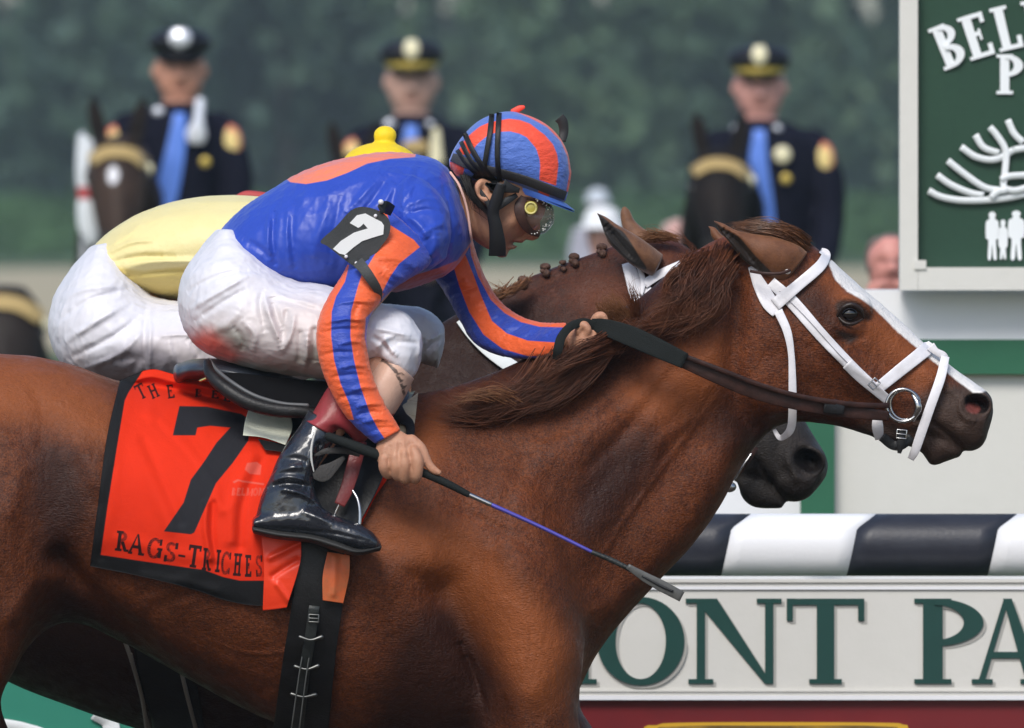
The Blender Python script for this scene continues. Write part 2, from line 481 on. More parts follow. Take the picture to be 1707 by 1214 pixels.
# ------------------------------------------------------------------ lettering
def arcband(cx, cy, rx, ry, wx, wy, a0=0, a1=360, n=28):
    a = np.radians(np.linspace(a0, a1, n))
    o = np.stack([cx + rx * np.cos(a), cy + ry * np.sin(a)], -1); i = np.stack([cx + (rx - wx) * np.cos(a), cy + (ry - wy) * np.sin(a)], -1)
    return [np.array([o[k], o[k + 1], i[k + 1], i[k]]) for k in range(n - 1)]
def rc(x0, y0, x1, y1): return np.array([(x0, y0), (x1, y0), (x1, y1), (x0, y1)], float)
def glyph(ch, s=.15, t=.06, f=.07, q=.05):
    """serif capitals, 1 high, y up: s stem, t thin stroke, f serif reach, q serif thickness -> (pieces, width)"""
    def ser(x0, x1, y, up):                      # serif bar with a bracket
        yy = (y, y + q) if up else (y - q, y)
        return [rc(x0 - f, yy[0], x1 + f, yy[1])]
    def stem(x): return [rc(x, 0, x + s, 1)] + ser(x, x + s, 0, True) + ser(x, x + s, 1, False)
    if ch == 'B': return stem(f) + arcband(f + s * .6, .755, .36, .245, s * .85, t, -90, 90) + arcband(f + s * .6, .265, .42, .265, s, t, -90, 90), .62
    if ch == 'E': return stem(f) + [rc(f, 1 - t, .6, 1), rc(f, 0, .63, t), rc(f + s, .49, .45, .49 + t), rc(.6 - t, .76, .6, 1), rc(.63 - t, 0, .65, .26), rc(.45 - t * .6, .38, .45, .64)], .68
    if ch == 'L': return stem(f) + [rc(f, 0, .6, t), rc(.6 - t, 0, .62, .28)], .64
    if ch == 'O': return arcband(.42, .5, .42, .52, s * 1.05, t, 0, 361, 48), .84
    if ch == 'C': return arcband(.42, .5, .42, .52, s * 1.05, t, 42, 318, 40) + [rc(.68, .66, .68 + t, .98), rc(.68, .02, .68 + t * .8, .3)], .76
    if ch == 'G': return arcband(.42, .5, .42, .52, s * 1.05, t, 42, 330, 40) + [rc(.68, .66, .68 + t, .98), rc(.66, 0.05, .66 + s, .45), rc(.58, .42, .9, .42 + q)], .86
    if ch == 'N': return [rc(.1, 0, .1 + t, 1), rc(.72, 0, .72 + t, 1), np.array([(.08, 1), (.08 + s * 1.2, 1), (.78, 0), (.78 - s * .35, 0)])] + ser(.1, .1 + t, 0, True) + ser(.72, .72 + t, 1, False) + [rc(0, 1 - q, .2, 1)], .86
    if ch == 'M': return [rc(.08, 0, .08 + t, 1), rc(.84, 0, .84 + s, 1), np.array([(.08, 1), (.08 + s, 1), (.54, .1), (.46, .0)]), np.array([(.46, 0), (.53, 0.12), (.9, 1), (.86, 1)])] + ser(.08, .08 + t, 0, True) + ser(.84, .84 + s, 0, True) + ser(.84, .84 + s, 1, False) + [rc(0, 1 - q, .16, 1)], 1.06
    if ch == 'T': return [rc(.4 - s / 2, 0, .4 + s / 2, 1)] + ser(.4 - s / 2, .4 + s / 2, 0, True) + [rc(.02, 1 - t, .78, 1), rc(.02, .74, .02 + t * .8, 1), rc(.78 - t * .8, .74, .78, 1)], .8
    if ch == 'P': return stem(f) + arcband(f + s * .6, .72, .42, .28, s, t, -90, 90), .62
    if ch == 'R': return stem(f) + arcband(f + s * .6, .73, .4, .27, s, t, -90, 90) + [np.array([(.28, .48), (.28 + s, .5), (.72, 0), (.72 - s, 0)]), rc(.55, 0, .78, q)], .74
    if ch == 'A': return [np.array([(.36, 1), (.46, 1), (.82, 0), (.82 - s * 1.1, 0)]), np.array([(.37, 1), (.43, 1), (.14, 0), (.14 - t, 0)]), rc(.18, .3, .62, .3 + t), rc(0, 0, .24, q), rc(.56, 0, .9, q)], .9
    if ch == 'K': return stem(f) + [np.array([(f + s, .42), (.6, 1), (.6 + t, 1), (f + s, .32)]), np.array([(.3, .5), (.3 + s, .62), (.76, 0), (.76 - s, 0)]), rc(.5, 1 - q, .72, 1), rc(.54, 0, .82, q)], .78
    if ch == 'I': return stem(f), 2 * f + s
    if ch == 'H': return stem(f) + stem(.5) + [rc(f, .47, .6, .47 + t)], .5 + s + f
    if ch == 'S': return arcband(.3, .74, .26, .26, s * .8, t, 35, 268, 22) + arcband(.3, .27, .29, .27, s * .85, t, -145, 92, 24) + [rc(.5, .68, .5 + t, 1), rc(.01, 0, .01 + t, .33)], .6
    if ch == 'V': return [np.array([(.05, 1), (.05 + s, 1), (.42, 0), (.36, 0)]), np.array([(.66, 1), (.66 + t, 1), (.42, 0), (.37, 0)]), rc(0, 1 - q, .25, 1), rc(.58, 1 - q, .78, 1)], .78
    return [], .35

def letter_polys(text, place, **kw):
    """place(x,y) maps a line laid out from x=0 with capitals 1 high to photo points; returns outlines"""
    out = []; x = 0.0; gap = kw.pop('gap', .1)
    for ch in text:
        ps, w = glyph(ch, **kw)
        out.append([np.array([place(x + a, b) for a, b in q]) for q in ps])
        x += w + gap
    return out, x - gap

def letter_mesh(polys, d, t=0.004):
    """raised letter: each stroke a shallow prism, each a hair thicker than the last"""
    g = G()
    for i, q in enumerate(polys):
        a = 0.5 * sum(q[k][0] * q[(k + 1) % len(q)][1] - q[(k + 1) % len(q)][0] * q[k][1] for k in range(len(q)))
        if a < 0: q = q[::-1]
        dd = d - t - i * 0.00012
        F = Parr(q[:, 0], q[:, 1], dd); B = Parr(q[:, 0], q[:, 1], d + .001); n = len(q)
        g.add(np.vstack([F, B]), [tuple(range(n)), tuple(range(2 * n - 1, n - 1, -1))] + [(k, k + n, (k + 1) % n + n, (k + 1) % n) for k in range(n)])
    return g
def recalc(me):
    import bmesh
    b = bmesh.new(); b.from_mesh(me); bmesh.ops.recalc_face_normals(b, faces=b.faces[:]); b.to_mesh(me); b.free(); return me

def strands(g, guides, seed=3, seg=12):
    """hair: each guide = (points (px,py,d), count, root spread px, tip spread px, radius m)"""
    r = np.random.default_rng(seed)
    for pts, cnt, rs, ts, rad in guides:
        p = np.asarray(pts, float); c = cr(p, max(2, seg // max(1, len(p) - 1))) if len(p) > 2 else cr(p, seg)
        n = len(c); t = np.linspace(0, 1, n)
        for k in range(cnt):
            o0 = r.normal(size=2) * rs; o1 = o0 * .4 + r.normal(size=2) * ts; dd = r.normal() * .006
            ph = r.uniform(0, 6.28); am = r.uniform(.8, 4.0) + 7 * max(0, r.normal() - .4); fr_ = r.uniform(4, 11); ln = r.uniform(.65, 1.0)
            tt = t * ln
            q = np.stack([np.interp(tt, t, c[:, i]) for i in range(3)], -1)
            q[:, 0] += o0[0] * (1 - tt) + o1[0] * tt ** 1.5 + am * tt * np.sin(tt * fr_ + ph)
            q[:, 1] += o0[1] * (1 - tt) + o1[1] * tt ** 1.5 + am * tt * np.cos(tt * fr_ * .9 + ph * 1.7)
            q[:, 2] += dd * (1 + tt) + r.normal() * .008 * tt ** 2
            W = Parr(q[:, 0], q[:, 1], q[:, 2]); T = np.gradient(W, axis=0); T /= np.linalg.norm(T, axis=1)[:, None] + 1e-9
            a = np.cross(T, (0, 1, 0)); a /= np.linalg.norm(a, axis=1)[:, None] + 1e-9; b = np.cross(T, a)
            rr = (rad * r.uniform(.7, 1.4) * (1 - .85 * t ** 2))[:, None]
            V = np.stack([W + a * rr, W + (-.5 * a + .87 * b) * rr, W + (-.5 * a - .87 * b) * rr], 1)
            g.grid(V, wrap_u=True)
    return g

# ---------------------------------------------------------------- coat materials
def coat_mat(name, base, dark, lite, pts_grey=(.046, .030, .023)):
    return material(name, base, rough=.5, spec=.24, sheen=.0, sheen_tint=(.8, .55, .35),
        vary=[(2.2, .55, dark), (38.0, .35, lite, (1, 1, 1)), (14.0, .45, dark), (95.0, .5, dark), (170.0, .55, dark), (330., .4, lite)],
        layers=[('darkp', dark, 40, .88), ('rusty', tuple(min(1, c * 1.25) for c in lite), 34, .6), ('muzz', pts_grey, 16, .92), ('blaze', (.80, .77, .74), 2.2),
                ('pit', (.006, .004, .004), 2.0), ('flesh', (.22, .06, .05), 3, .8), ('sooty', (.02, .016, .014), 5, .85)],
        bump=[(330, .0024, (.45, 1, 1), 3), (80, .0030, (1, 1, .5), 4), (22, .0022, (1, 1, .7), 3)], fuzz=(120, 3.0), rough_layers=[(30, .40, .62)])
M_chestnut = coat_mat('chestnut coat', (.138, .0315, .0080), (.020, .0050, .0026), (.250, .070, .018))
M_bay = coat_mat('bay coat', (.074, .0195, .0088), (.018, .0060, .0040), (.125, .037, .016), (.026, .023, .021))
M_hair = material('chestnut hair', (.115, .033, .012), rough=.5, spec=.3, vary=[(60, .8, (.022, .008, .005)), (15, .45, (.24, .085, .035))])
M_hair_tan = material('sandy hair', (.27, .12, .05), rough=.5, vary=(60, .7, (.12, .045, .018)))
M_eye = material('horse eye', (.006, .004, .0035), rough=.06, spec=.9)
M_white_strap = material('white bridle rubber', (.76, .745, .77), rough=.35, spec=.5, vary=(40, .35, (.62, .59, .60)), bump=[(160, .0006)])
M_metal = material('bright steel', (.42, .42, .42), rough=.22, metal=1.0)
M_leather_blk = material('black leather', (.008, .0078, .008), rough=.42, spec=.3, bump=[(180, .0008)], vary=(30, .5, (.018, .018, .02)))
M_leather_brn = material('dark brown leather', (.024, .0095, .007), rough=.5, spec=.3, bump=[(150, .0006)], vary=(40, .6, (.06, .022, .015)))
M_rubber = material('dark green grey rubber', (.013, .0155, .015), rough=.75, spec=.15, bump=[(500, .0012, (1, 1, 1))])

# ---------------------------------------------------------------- the leading horse
H1 = thing('racehorse', 'chestnut racehorse with a white blaze and white bridle galloping in front, wearing red cloth 7', 'horse', (0, 0, 0))
g = G()
body_st = [(-330, 800, -330, 850, .10), (-300, 700, -290, 980, .22), (-220, 630, -200, 1100, .27), (-130, 598, -100, 1170, .29), (-40, 588, -5, 1160, .30), (40, 592, 50, 1075, .295),
           (110, 604, 115, 1036, .285), (200, 635, 205, 1072, .29), (300, 655, 300, 1125, .305), (400, 672, 405, 1182, .31), (500, 680, 510, 1225, .31), (590, 674, 620, 1252, .30),
           (665, 660, 745, 1262, .285, 0, .05), (730, 650, 850, 1262, .265, 0, -.05), (800, 628, 930, 1215, .235, 0, -.15), (866, 600, 1000, 1085, .19, 0, -.2), (930, 560, 1080, 990, .155, 0, -.22),
           (995, 530, 1150, 915, .135, 0, -.22), (1055, 500, 1200, 845, .12, 0, -.2), (1115, 452, 1232, 785, .112, 0, -.15), (1175, 408, 1262, 742, .108, 0, -.05), (1232, 388, 1288, 716, .105),
           (1282, 384, 1312, 706, .104), (1328, 394, 1338, 704, .106, 0, .05), (1368, 418, 1362, 706, .106, 0, .10), (1404, 450, 1386, 709, .100, 0, .15), (1440, 482, 1410, 714, .088, 0, .15),
           (1478, 514, 1434, 722, .076, 0, .12), (1516, 548, 1462, 730, .068, 0, .1), (1554, 584, 1494, 735, .064), (1592, 615, 1532, 734, .064), (1622, 636, 1566, 738, .067, 0, .05), (1642, 650, 1596, 748, .066, 0, .05), (1653, 664, 1622, 752, .056), (1655, 684, 1640, 735, .036)]
loft(g, body_st, nu=10, nv=56, round_=(10, 3))
# lower jaw and lip
loft(g, [(1420, 690, 1440, 722, .03), (1470, 700, 1482, 740, .036), (1512, 700, 1516, 745, .036), (1535, 700, 1537, 756, .036), (1556, 708, 1553, 776, .036), (1574, 722, 1578, 769, .036), (1592, 738, 1592, 764, .03), (1602, 746, 1600, 762, .02)], nu=8, nv=30, round_=(4, 2))
# upper lip bulge and nostril wing
loft(g, [(1590, 660, 1575, 735, .058), (1625, 668, 1600, 748, .060), (1643, 690, 1622, 752, .052), (1648, 708, 1637, 744, .036), (1646, 722, 1642, 735, .015)], nu=8, nv=30, round_=(6, 2))
# brows and cheek plates
for s in (-1, 1):
    ball(g, (1412, 512, s * .070), (.052, .030, .034))
    ball(g, (1290, 610, s * .050), (.105, .052, .100))
    ball(g, (1630, 676, s * .042), (.030, .024, .030))
# shoulders and upper legs
for s in (-1, 1):
    loft(g, [(700, 720, 860, 700, .02, s * .10), (730, 800, 900, 790, .07, s * .145), (750, 860, 935, 860, .09, s * .168), (760, 960, 960, 980, .11, s * .175), (770, 1060, 975, 1080, .12, s * .165), (790, 1160, 965, 1170, .12, s * .16),
             (800, 1260, 955, 1260, .10, s * .16)], nu=6, nv=30, round_=(8, 8))
    loft(g, [(-250, 650, 30, 660, .05, s * .13), (-230, 820, 95, 830, .13, s * .17), (-190, 940, 85, 950, .14, s * .175), (-150, 1040, 52, 1050, .125, s * .17), (-120, 1150, 8, 1150, .10, s * .16), (-125, 1260, -40, 1260, .075, s * .16)], nu=6, nv=30, round_=(8, 8))
def legs(g, front, hind, shift, dd):
    dx, dy = shift
    for s, fr, hi in ((-1, front[0], hind[0]), (1, front[1], hind[1])):
        for L in (fr, hi): tube(g, [(x + dx, y + dy, dd + s * .16) for x, y, _ in L], [q for *_, q in L], nu=4, nv=14)
legs(g, [[(880, 1200, .10), (960, 1420, .065), (1000, 1560, .048), (960, 1720, .03), (905, 1850, .036), (880, 1900, .055)], [(880, 1200, .10), (1010, 1330, .065), (1140, 1440, .048), (1270, 1560, .03), (1370, 1640, .036), (1410, 1660, .055)]],
     [[(-80, 1200, .10), (-200, 1400, .065), (-150, 1540, .05), (-200, 1740, .032), (-250, 1880, .036), (-230, 1925, .055)], [(-80, 1200, .10), (20, 1400, .065), (-60, 1560, .05), (40, 1740, .032), (90, 1880, .036), (120, 1925, .055)]], (0, 0), 0)
me = remesh(g, .0042, smooth=9)
relax(me, lambda x, y, co: np.clip((1200 - x) / 120, 0, 1), 60)
NOSTRIL = cr([(1606, 664), (1615, 656), (1632, 654), (1647, 662), (1652, 674), (1645, 690), (1628, 693), (1611, 684)], 4, True)
sculpt(me, [
    # head
    ([(1345, 480), (1375, 492)], 20, -7), ([(1390, 500), (1408, 494), (1430, 500), (1446, 514)], 7, 6), ([(1385, 530), (1400, 546), (1425, 550), (1444, 540)], 6, 4), ([(1400, 566), (1440, 562)], 8, -4),
    ([(1385, 585), (1430, 618), (1480, 650)], 9, 7), ([(1400, 570), (1450, 590), (1500, 625)], 14, -6), ([(1360, 640), (1420, 670), (1470, 695)], 22, -7),
    ([(1470, 570), (1520, 610)], 16, -5), ([(1520, 640), (1500, 680)], 16, -5), ([(1545, 620), (1585, 645)], 12, 4), ([(1555, 650), (1590, 670), (1600, 700)], 10, -5),
    ([(1606, 662), (1600, 680), (1610, 697), (1634, 702)], 6, 6), ([(1612, 652), (1634, 647), (1652, 660)], 5, 5), ([(1630, 675)], 15, -26), ([(1622, 670), (1640, 678)], 9, -22),
    ([(1552, 704), (1572, 718), (1590, 734), (1606, 750)], 4, -9), ([(1520, 700), (1545, 700), (1556, 706)], 5, -8), ([(1575, 700), (1600, 724)], 12, 4), ([(1570, 745)], 12, 4),
    # jaw and throat
    ([(1232, 470), (1228, 540), (1222, 610), (1232, 680), (1255, 712)], 20, -20), ([(1300, 560), (1330, 600), (1345, 660)], 26, 6), ([(1260, 640), (1290, 690), (1340, 694)], 14, 6), ([(1275, 480), (1320, 520)], 18, -8),
    # neck
    ([(1190, 690), (1130, 760), (1050, 870), (1000, 960)], 42, -22), ([(1228, 740), (1180, 840), (1110, 930), (1030, 1010)], 24, 12), ([(1160, 560), (1080, 650), (960, 740), (850, 790)], 50, 12),
    ([(990, 700), (900, 760)], 40, 8), ([(1040, 720), (1010, 790), (960, 850)], 32, -12),
    # shoulder
    ([(700, 838), (760, 850), (830, 880), (880, 912), (940, 970), (985, 1020), (1008, 1046)], 6, -3.5), ([(720, 862), (800, 895), (880, 945), (950, 1010)], 26, 8), ([(812, 782), (817, 805), (824, 830)], 5, -1.8), ([(843, 800), (848, 824), (856, 850)], 5, -1.8),
    ([(700, 690), (680, 760), (690, 830)], 24, -10), ([(790, 700), (760, 780), (740, 820)], 34, 8), ([(868, 970), (900, 1060), (905, 1150)], 60, 14), ([(745, 985), (785, 1080), (815, 1170), (822, 1214)], 38, -40), ([(700, 930), (640, 960)], 50, 14),
    ([(760, 1060), (800, 1150), (812, 1214)], 7, -9), ([(990, 1070), (962, 1130), (900, 1190)], 26, -10), ([(955, 1085)], 34, 8), ([(690, 960), (725, 1000)], 14, -7), ([(600, 1000), (640, 1100), (660, 1214)], 40, -8),
    # veins and cords
    ([(1440, 560), (1462, 600), (1500, 634), (1530, 668)], 3, 2.2), ([(1462, 600), (1450, 640), (1462, 690)], 3, 2), ([(1210, 640), (1150, 720), (1090, 800), (1020, 900), (985, 960)], 5, 3), ([(930, 800), (905, 850), (900, 900)], 3, 2), ([(905, 850), (870, 880)], 3, 2), ([(860, 1000), (880, 1060), (870, 1130)], 3, 2.2), ([(880, 1060), (920, 1100), (930, 1160)], 3, 2),
    ([(620, 1040), (560, 1050), (500, 1080), (420, 1090), (330, 1060)], 4, 2.4), ([(1060, 640), (990, 700), (900, 730)], 9, -5), ([(1120, 620), (1060, 700), (980, 780)], 12, -6), ([(1150, 700), (1100, 740), (1080, 800)], 12, 5), ([(880, 760), (840, 840), (820, 900)], 14, -6), ([(930, 900), (960, 960), (990, 1000)], 12, -5),
    ([(1300, 640), (1330, 680), (1330, 700)], 5, 3), ([(1350, 580), (1400, 640), (1440, 690)], 10, -4), ([(40, 620), (70, 680), (70, 740)], 12, -4), ([(-10, 700), (30, 780), (20, 860)], 16, 5), ([(560, 920), (580, 1000), (570, 1080)], 12, -4), ([(640, 860), (700, 900), (730, 960)], 16, 6),
    # ribs, flank, hip
    ([(100, 930), (150, 985), (195, 1035), (235, 1062)], 18, -34), ([(150, 985), (240, 1030), (330, 1100), (440, 1170)], 30, 10), ([(240, 1010), (300, 970), (330, 955)], 12, 4), ([(250, 1024), (290, 1000), (318, 985)], 10, -3),
    ([(210, 1072), (330, 1112), (440, 1150)], 12, -8), ([(60, 720), (90, 780), (60, 860), (20, 960)], 46, -12), ([(130, 760), (150, 800)], 30, 10), ([(20, 640), (120, 660)], 34, 6), ([(0, 860), (30, 940), (70, 1000)], 40, 14),
    ([(20, 1030), (60, 975), (100, 960)], 16, 9), ([(150, 700), (190, 720)], 22, 7), ([(60, 660), (110, 740), (160, 840)], 16, -5),
] , both=True)
cloth_noise(me, .0012, .16, seed=4)
pp(me, 'blaze', [[(1380, 436), (1392, 466), (1412, 486), (1436, 499), (1458, 515), (1496, 553), (1528, 580), (1556, 603), (1598, 637), (1626, 658), (1680, 640), (1500, 480), (1420, 420)]])
pp(me, 'muzz', [[(1540, 655), (1585, 640), (1640, 640), (1700, 640), (1700, 820), (1500, 820), (1505, 740), (1520, 690)], [(1440, 705), (1520, 715), (1520, 760), (1440, 740)]], True)
pp(me, 'pit', [[(1608, 664), (1618, 657), (1632, 655), (1645, 662), (1650, 673), (1645, 686), (1630, 689), (1613, 682)]], True)
pp(me, 'flesh', [[(1610, 676), (1622, 672), (1634, 680), (1628, 690), (1614, 686)]], True)
pp(me, 'sooty', [[(1394, 506), (1420, 500), (1440, 510), (1452, 532), (1436, 534), (1420, 545), (1400, 538)], [(1395, 552), (1430, 560), (1415, 572)]], True)
pp(me, 'darkp', [[(1010, 740), (1080, 720), (1100, 770), (1040, 850), (980, 900), (950, 880), (960, 800)], [(60, 750), (130, 760), (150, 860), (110, 960), (60, 900)], [(740, 990), (800, 1000), (840, 1214), (700, 1300), (620, 1214), (660, 1060)],  # dark wet hair, with belly and armpit shade painted into the coat
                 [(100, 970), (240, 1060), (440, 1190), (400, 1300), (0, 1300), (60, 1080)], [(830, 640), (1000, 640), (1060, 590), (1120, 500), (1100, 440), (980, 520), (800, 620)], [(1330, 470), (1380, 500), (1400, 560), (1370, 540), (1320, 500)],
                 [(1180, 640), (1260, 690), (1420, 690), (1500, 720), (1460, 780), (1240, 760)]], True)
pp(me, 'rusty', [[(-60, 580), (100, 600), (180, 660), (180, 740), (60, 700), (-60, 700)], [(640, 860), (760, 880), (900, 1000), (960, 1100), (900, 1180), (800, 1060), (700, 940), (620, 920)], [(1190, 660), (1100, 700), (1040, 650), (1120, 600), (1200, 560)],
                 [(1370, 450), (1500, 550), (1560, 610), (1540, 650), (1480, 600), (1400, 500)], [(690, 690), (740, 690), (720, 780), (680, 760)]], True)
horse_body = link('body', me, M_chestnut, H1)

def ear(parent, sts, slit, mat, name='ear'):
    g = G(); loft(g, sts, nu=8, nv=28, round_=(1, 4)); me = recalc(g.mesh())
    if slit:
        sculpt(me, [(slit, 7, -16)]); pp(me, 'pit', [slit[:] if False else slit]) if False else None
    return me
def ear_obj(parent, sts, poly, cl, mat):
    g = G(); loft(g, sts, nu=14, nv=48, round_=(1, 4)); me = recalc(g.mesh())
    if poly: sculpt(me, [(cl, 6, -14)]); pp(me, 'sooty', [poly], True)
    return link('ear', me, mat, parent)
M_ear = material('horse ear', (.165, .062, .025), rough=.6, layers=[('sooty', (.012, .007, .006), 1.5)], vary=[(60, .6, (.10, .035, .015))], bump=[(300, .001)], sheen=.2, sheen_tint=(.7, .5, .3))
ear_obj(H1, [(1190, 368, 1194, 374, .003, -.12), (1206, 373, 1201, 386, .010, -.115), (1228, 384, 1217, 406, .017, -.11), (1256, 390, 1234, 428, .022, -.10), (1294, 396, 1256, 446, .028, -.095), (1328, 408, 1283, 462, .03, -.085), (1345, 420, 1302, 474, .03, -.07)],
        [(1192, 370), (1207, 381), (1230, 394), (1243, 408), (1262, 430), (1288, 457), (1272, 456), (1245, 440), (1222, 413), (1203, 388)], [(1200, 380), (1230, 404), (1255, 434), (1276, 452)], M_ear)
ear_obj(H1, [(1181, 377, 1184, 383, .003, .05), (1192, 380, 1186, 394, .008, .05), (1204, 392, 1196, 408, .014, .05), (1222, 402, 1212, 422, .018, .045), (1250, 405, 1240, 440, .02, .04)], None, None, M_ear)
# eye and lids
g = G(); ball(g, (1416, 523, -.090), (.0165, .012, .0145), 16, 24); eo = link('eye', recalc(g.mesh()), M_eye, H1)
g = G(); tube(g, [(1396, 526, -.098), (1405, 513, -.106), (1420, 508, -.107), (1434, 516, -.101), (1440, 530, -.092)], [.003, .0045, .005, .004, .002], nv=8)
tube(g, [(1397, 528, -.096), (1408, 538, -.102), (1422, 540, -.102), (1438, 532, -.092)], [.002, .0035, .0035, .002], nv=8)
link('eyelid', recalc(g.mesh()), material('dark eyelid', (.022, .013, .010), rough=.4, bump=[(200, .001)]), H1)
# mane
g = G(); gd = []
for i in range(30):                                 # lower mane, blown back along the crest and over the near side
    t = i / 29; x = 1010 - 200 * t; y = 530 + 118 * t; j = rnd.uniform(-8, 8)
    gd.append(([(x + 40, y + 10, -.06), (x + 5 + j, y + 55 + j, -.15), (x - 50 + j * 2, y + 100 - 60 * t - j, -.165), (x - 100 + 4 * j, y + 128 - 100 * t + 3 * j, -.15)], 34, 7, 14, .0008))
for i in range(14):
    x = 1030 - i * 10
    gd.append(([(x, 560 + i * 3, -.12), (x - 40, 620 + i * 2 + rnd.uniform(-8, 8), -.16), (x - 100, 668 + i, -.17), (x - 150 + rnd.uniform(-30, 30), 680 + rnd.uniform(-26, 26), -.17)], 30, 8, 13, .0008))
for i in range(10): gd.append(([(1030 - i * 3, 548 + i * 4, -.15), (1000 - i * 4, 566 + i * 4, -.185), (965 - i * 4, 580 + i * 4, -.19), (930 - i * 6, 612 + i * 4, -.18)], 30, 6, 8, .0009))
for i in range(16):                                 # tangle behind the ears
    a = i / 15; x = 1128 + 66 * a; y = 440 - 22 * a
    gd.append(([(x + 30, y - 6, -.06), (x + 15, y + 20, -.125), (x + rnd.uniform(-16, 20), y + 55, -.135), (x - 14 + rnd.uniform(-12, 30), y + 88 + rnd.uniform(-15, 20), -.13), (x - 40 + rnd.uniform(-10, 30), y + 110, -.12)], 42, 7, 13, .0008))
for i in range(8):
    gd.append(([(1180 - i * 6, 425, -.08), (1150, 435 + i * 3, -.13), (1118, 455 + i * 4, -.14), (1112, 488 + i * 3, -.14), (1140, 500 + i * 2, -.145), (1170, 488, -.13)], 26, 4, 4, .0008))
for i in range(7):                                  # wisps up in the wind
    gd.append(([(1160, 440, -.06), (1150 + i * 2, 415, -.06), (1140 - i * 3, 392, -.06), (1120 - i * 5, 376 + 3 * i, -.06)], 3, 3, 5, .0006))
for i in range(24):                                 # dark tangle spilling down behind the jaw
    x0 = 1112 + rnd.uniform(0, 92); y0 = 452 + rnd.uniform(-8, 30); a = rnd.uniform(0, 6.28)
    gd.append(([(x0 + 26, y0 - 18, -.115), (x0 + 8, y0 + 14, -.15), (x0 + 20 * math.cos(a) - 10, y0 + 46, -.155), (x0 - 34 + 24 * math.sin(a), y0 + 66 + rnd.uniform(-22, 26), -.15), (x0 - 62 + rnd.uniform(-26, 30), y0 + 84 + rnd.uniform(-30, 22), -.14)], 20, 5, 12, .0008))
for i in range(12):                                 # loose curls along the crest down to the hand
    x0 = 1100 - i * 7; y0 = 520 + i * 3
    gd.append(([(x0 + 20, y0, -.10), (x0, y0 + 22, -.15), (x0 - 26 + rnd.uniform(-8, 8), y0 + 22 + rnd.uniform(-20, 20), -.16), (x0 - 50, y0 + 42 + rnd.uniform(-20, 20), -.16)], 18, 5, 10, .0008))
for i in range(4):
    gd.append(([(1060 + i * 2, 545 - i * 3, -.05), (1052 + i * 3, 505 - i * 4, -.08), (1044 + i * 3, 475 + rnd.uniform(-12, 18), -.09)], 16, 4, 5, .0007))
strands(g, gd, 5)
link('mane', g.mesh(), M_hair, H1, kind='stuff')
g = G(); strands(g, [([(1075 - i * 6, 555, -.03), (1050 - i * 7, 520, -.05), (1018 - i * 3, 478 + i * 4, -.06)], 26, 5, 7, .0007) for i in range(8)] +
                    [([(860 - i * 14, 668 - i * 2, -.19), (820 - i * 12, 650 + 3 * i, -.2), (770 - i * 8, 664 + 2 * i, -.19)], 14, 6, 7, .0007) for i in range(4)], 8)
link('mane_fringe', g.mesh(), M_hair_tan, H1, kind='stuff')
g = G(); gd = []
for i in range(22):                                 # forelock swept back over the poll
    a = i / 21
    gd.append(([(1345 - 4 * a, 402 + 22 * a, -.055 + .05 * rnd.random()), (1320 - 10 * a, 384 + 18 * a, -.075), (1270 - 10 * a, 374 + 12 * a, -.075), (1215 + 10 * a, 376 + 12 * a, -.05)], 40, 4, 4, .0008))
strands(g, gd, 9); link('forelock', g.mesh(), material('forelock hair', (.20, .080, .030), rough=.36, spec=.6, vary=[(70, .8, (.06, .02, .008))]), H1, kind='stuff')
BV1 = bvh_of(horse_body)

# ---------------------------------------------------------------- bridle of the leading horse
BR = thing('bridle', 'white rubber bridle with steel ring bit on the chestnut horse in front', 'bridle')
def strap(name, pts, w, m, parent, bv=BV1, **kw):
    g = G(); ribbon(g, pts, w, bv, **kw); return link(name, recalc(g.mesh()), m, parent)
strap('headpiece', [(1252, 444), (1266, 474), (1282, 503), (1296, 522)], [11, 22, 27, 20], M_white_strap, BR, off=.004, across=7)
strap('cheekpiece', [(1285, 470), (1322, 505), (1370, 560), (1420, 612), (1456, 646)], [18, 22, 21, 19, 18], M_white_strap, BR, off=.003, across=7)
strap('cheek_billet', [(1412, 606), (1434, 628), (1462, 652), (1481, 668)], [20, 19, 17, 16], M_white_strap, BR, off=.009, across=7, thick=.004)
strap('browband', [(1292, 508), (1330, 476), (1355, 455), (1370, 440), (1377, 424), (1368, 417)], [22, 19, 19, 18, 15, 9], M_white_strap, BR, off=.008, across=7, fall=0.0, thick=.004)
strap('throatlatch', [(1297, 518), (1312, 552), (1319, 590), (1321, 640), (1321, 690), (1319, 712), (1312, 724), (1300, 730), (1290, 716)], [15, 14, 11, 13, 14, 14, 12, 9, 6], M_white_strap, BR, off=.004, depths=[-.118, -.125, -.125, -.122, -.112, -.10, -.085, -.05, -.02])
strap('noseband', [(1463, 648), (1500, 618), (1530, 594), (1548, 579), (1553, 572)], [19, 21, 22, 22, 12], M_white_strap, BR, off=.006, across=7, fall=0.0, thick=.004)
strap('nose_strap', [(1576, 594), (1568, 630), (1552, 675), (1537, 718), (1526, 750), (1518, 766)], [14, 16, 16, 16, 15, 11], M_white_strap, BR, depths=[-.03, -.068, -.078, -.072, -.062, -.05], off=.006)
strap('nose_roll', [(1551, 577), (1560, 586), (1572, 592), (1578, 597)], [16, 12, 12, 8], M_white_strap, BR, depths=[-.03, -.03, -.028, -.025], off=.004)
strap('curb_strap', [(1462, 690), (1463, 712), (1466, 733)], [13, 19, 14], M_white_strap, BR, depths=[-.075, -.08, -.06], off=.002, thick=.005)
strap('chin_strap', [(1470, 728), (1488, 742), (1504, 742), (1520, 728)], [16, 16, 15, 14], M_leather_blk, BR, depths=[-.07, -.066, -.07, -.066], off=.004, thick=.005)
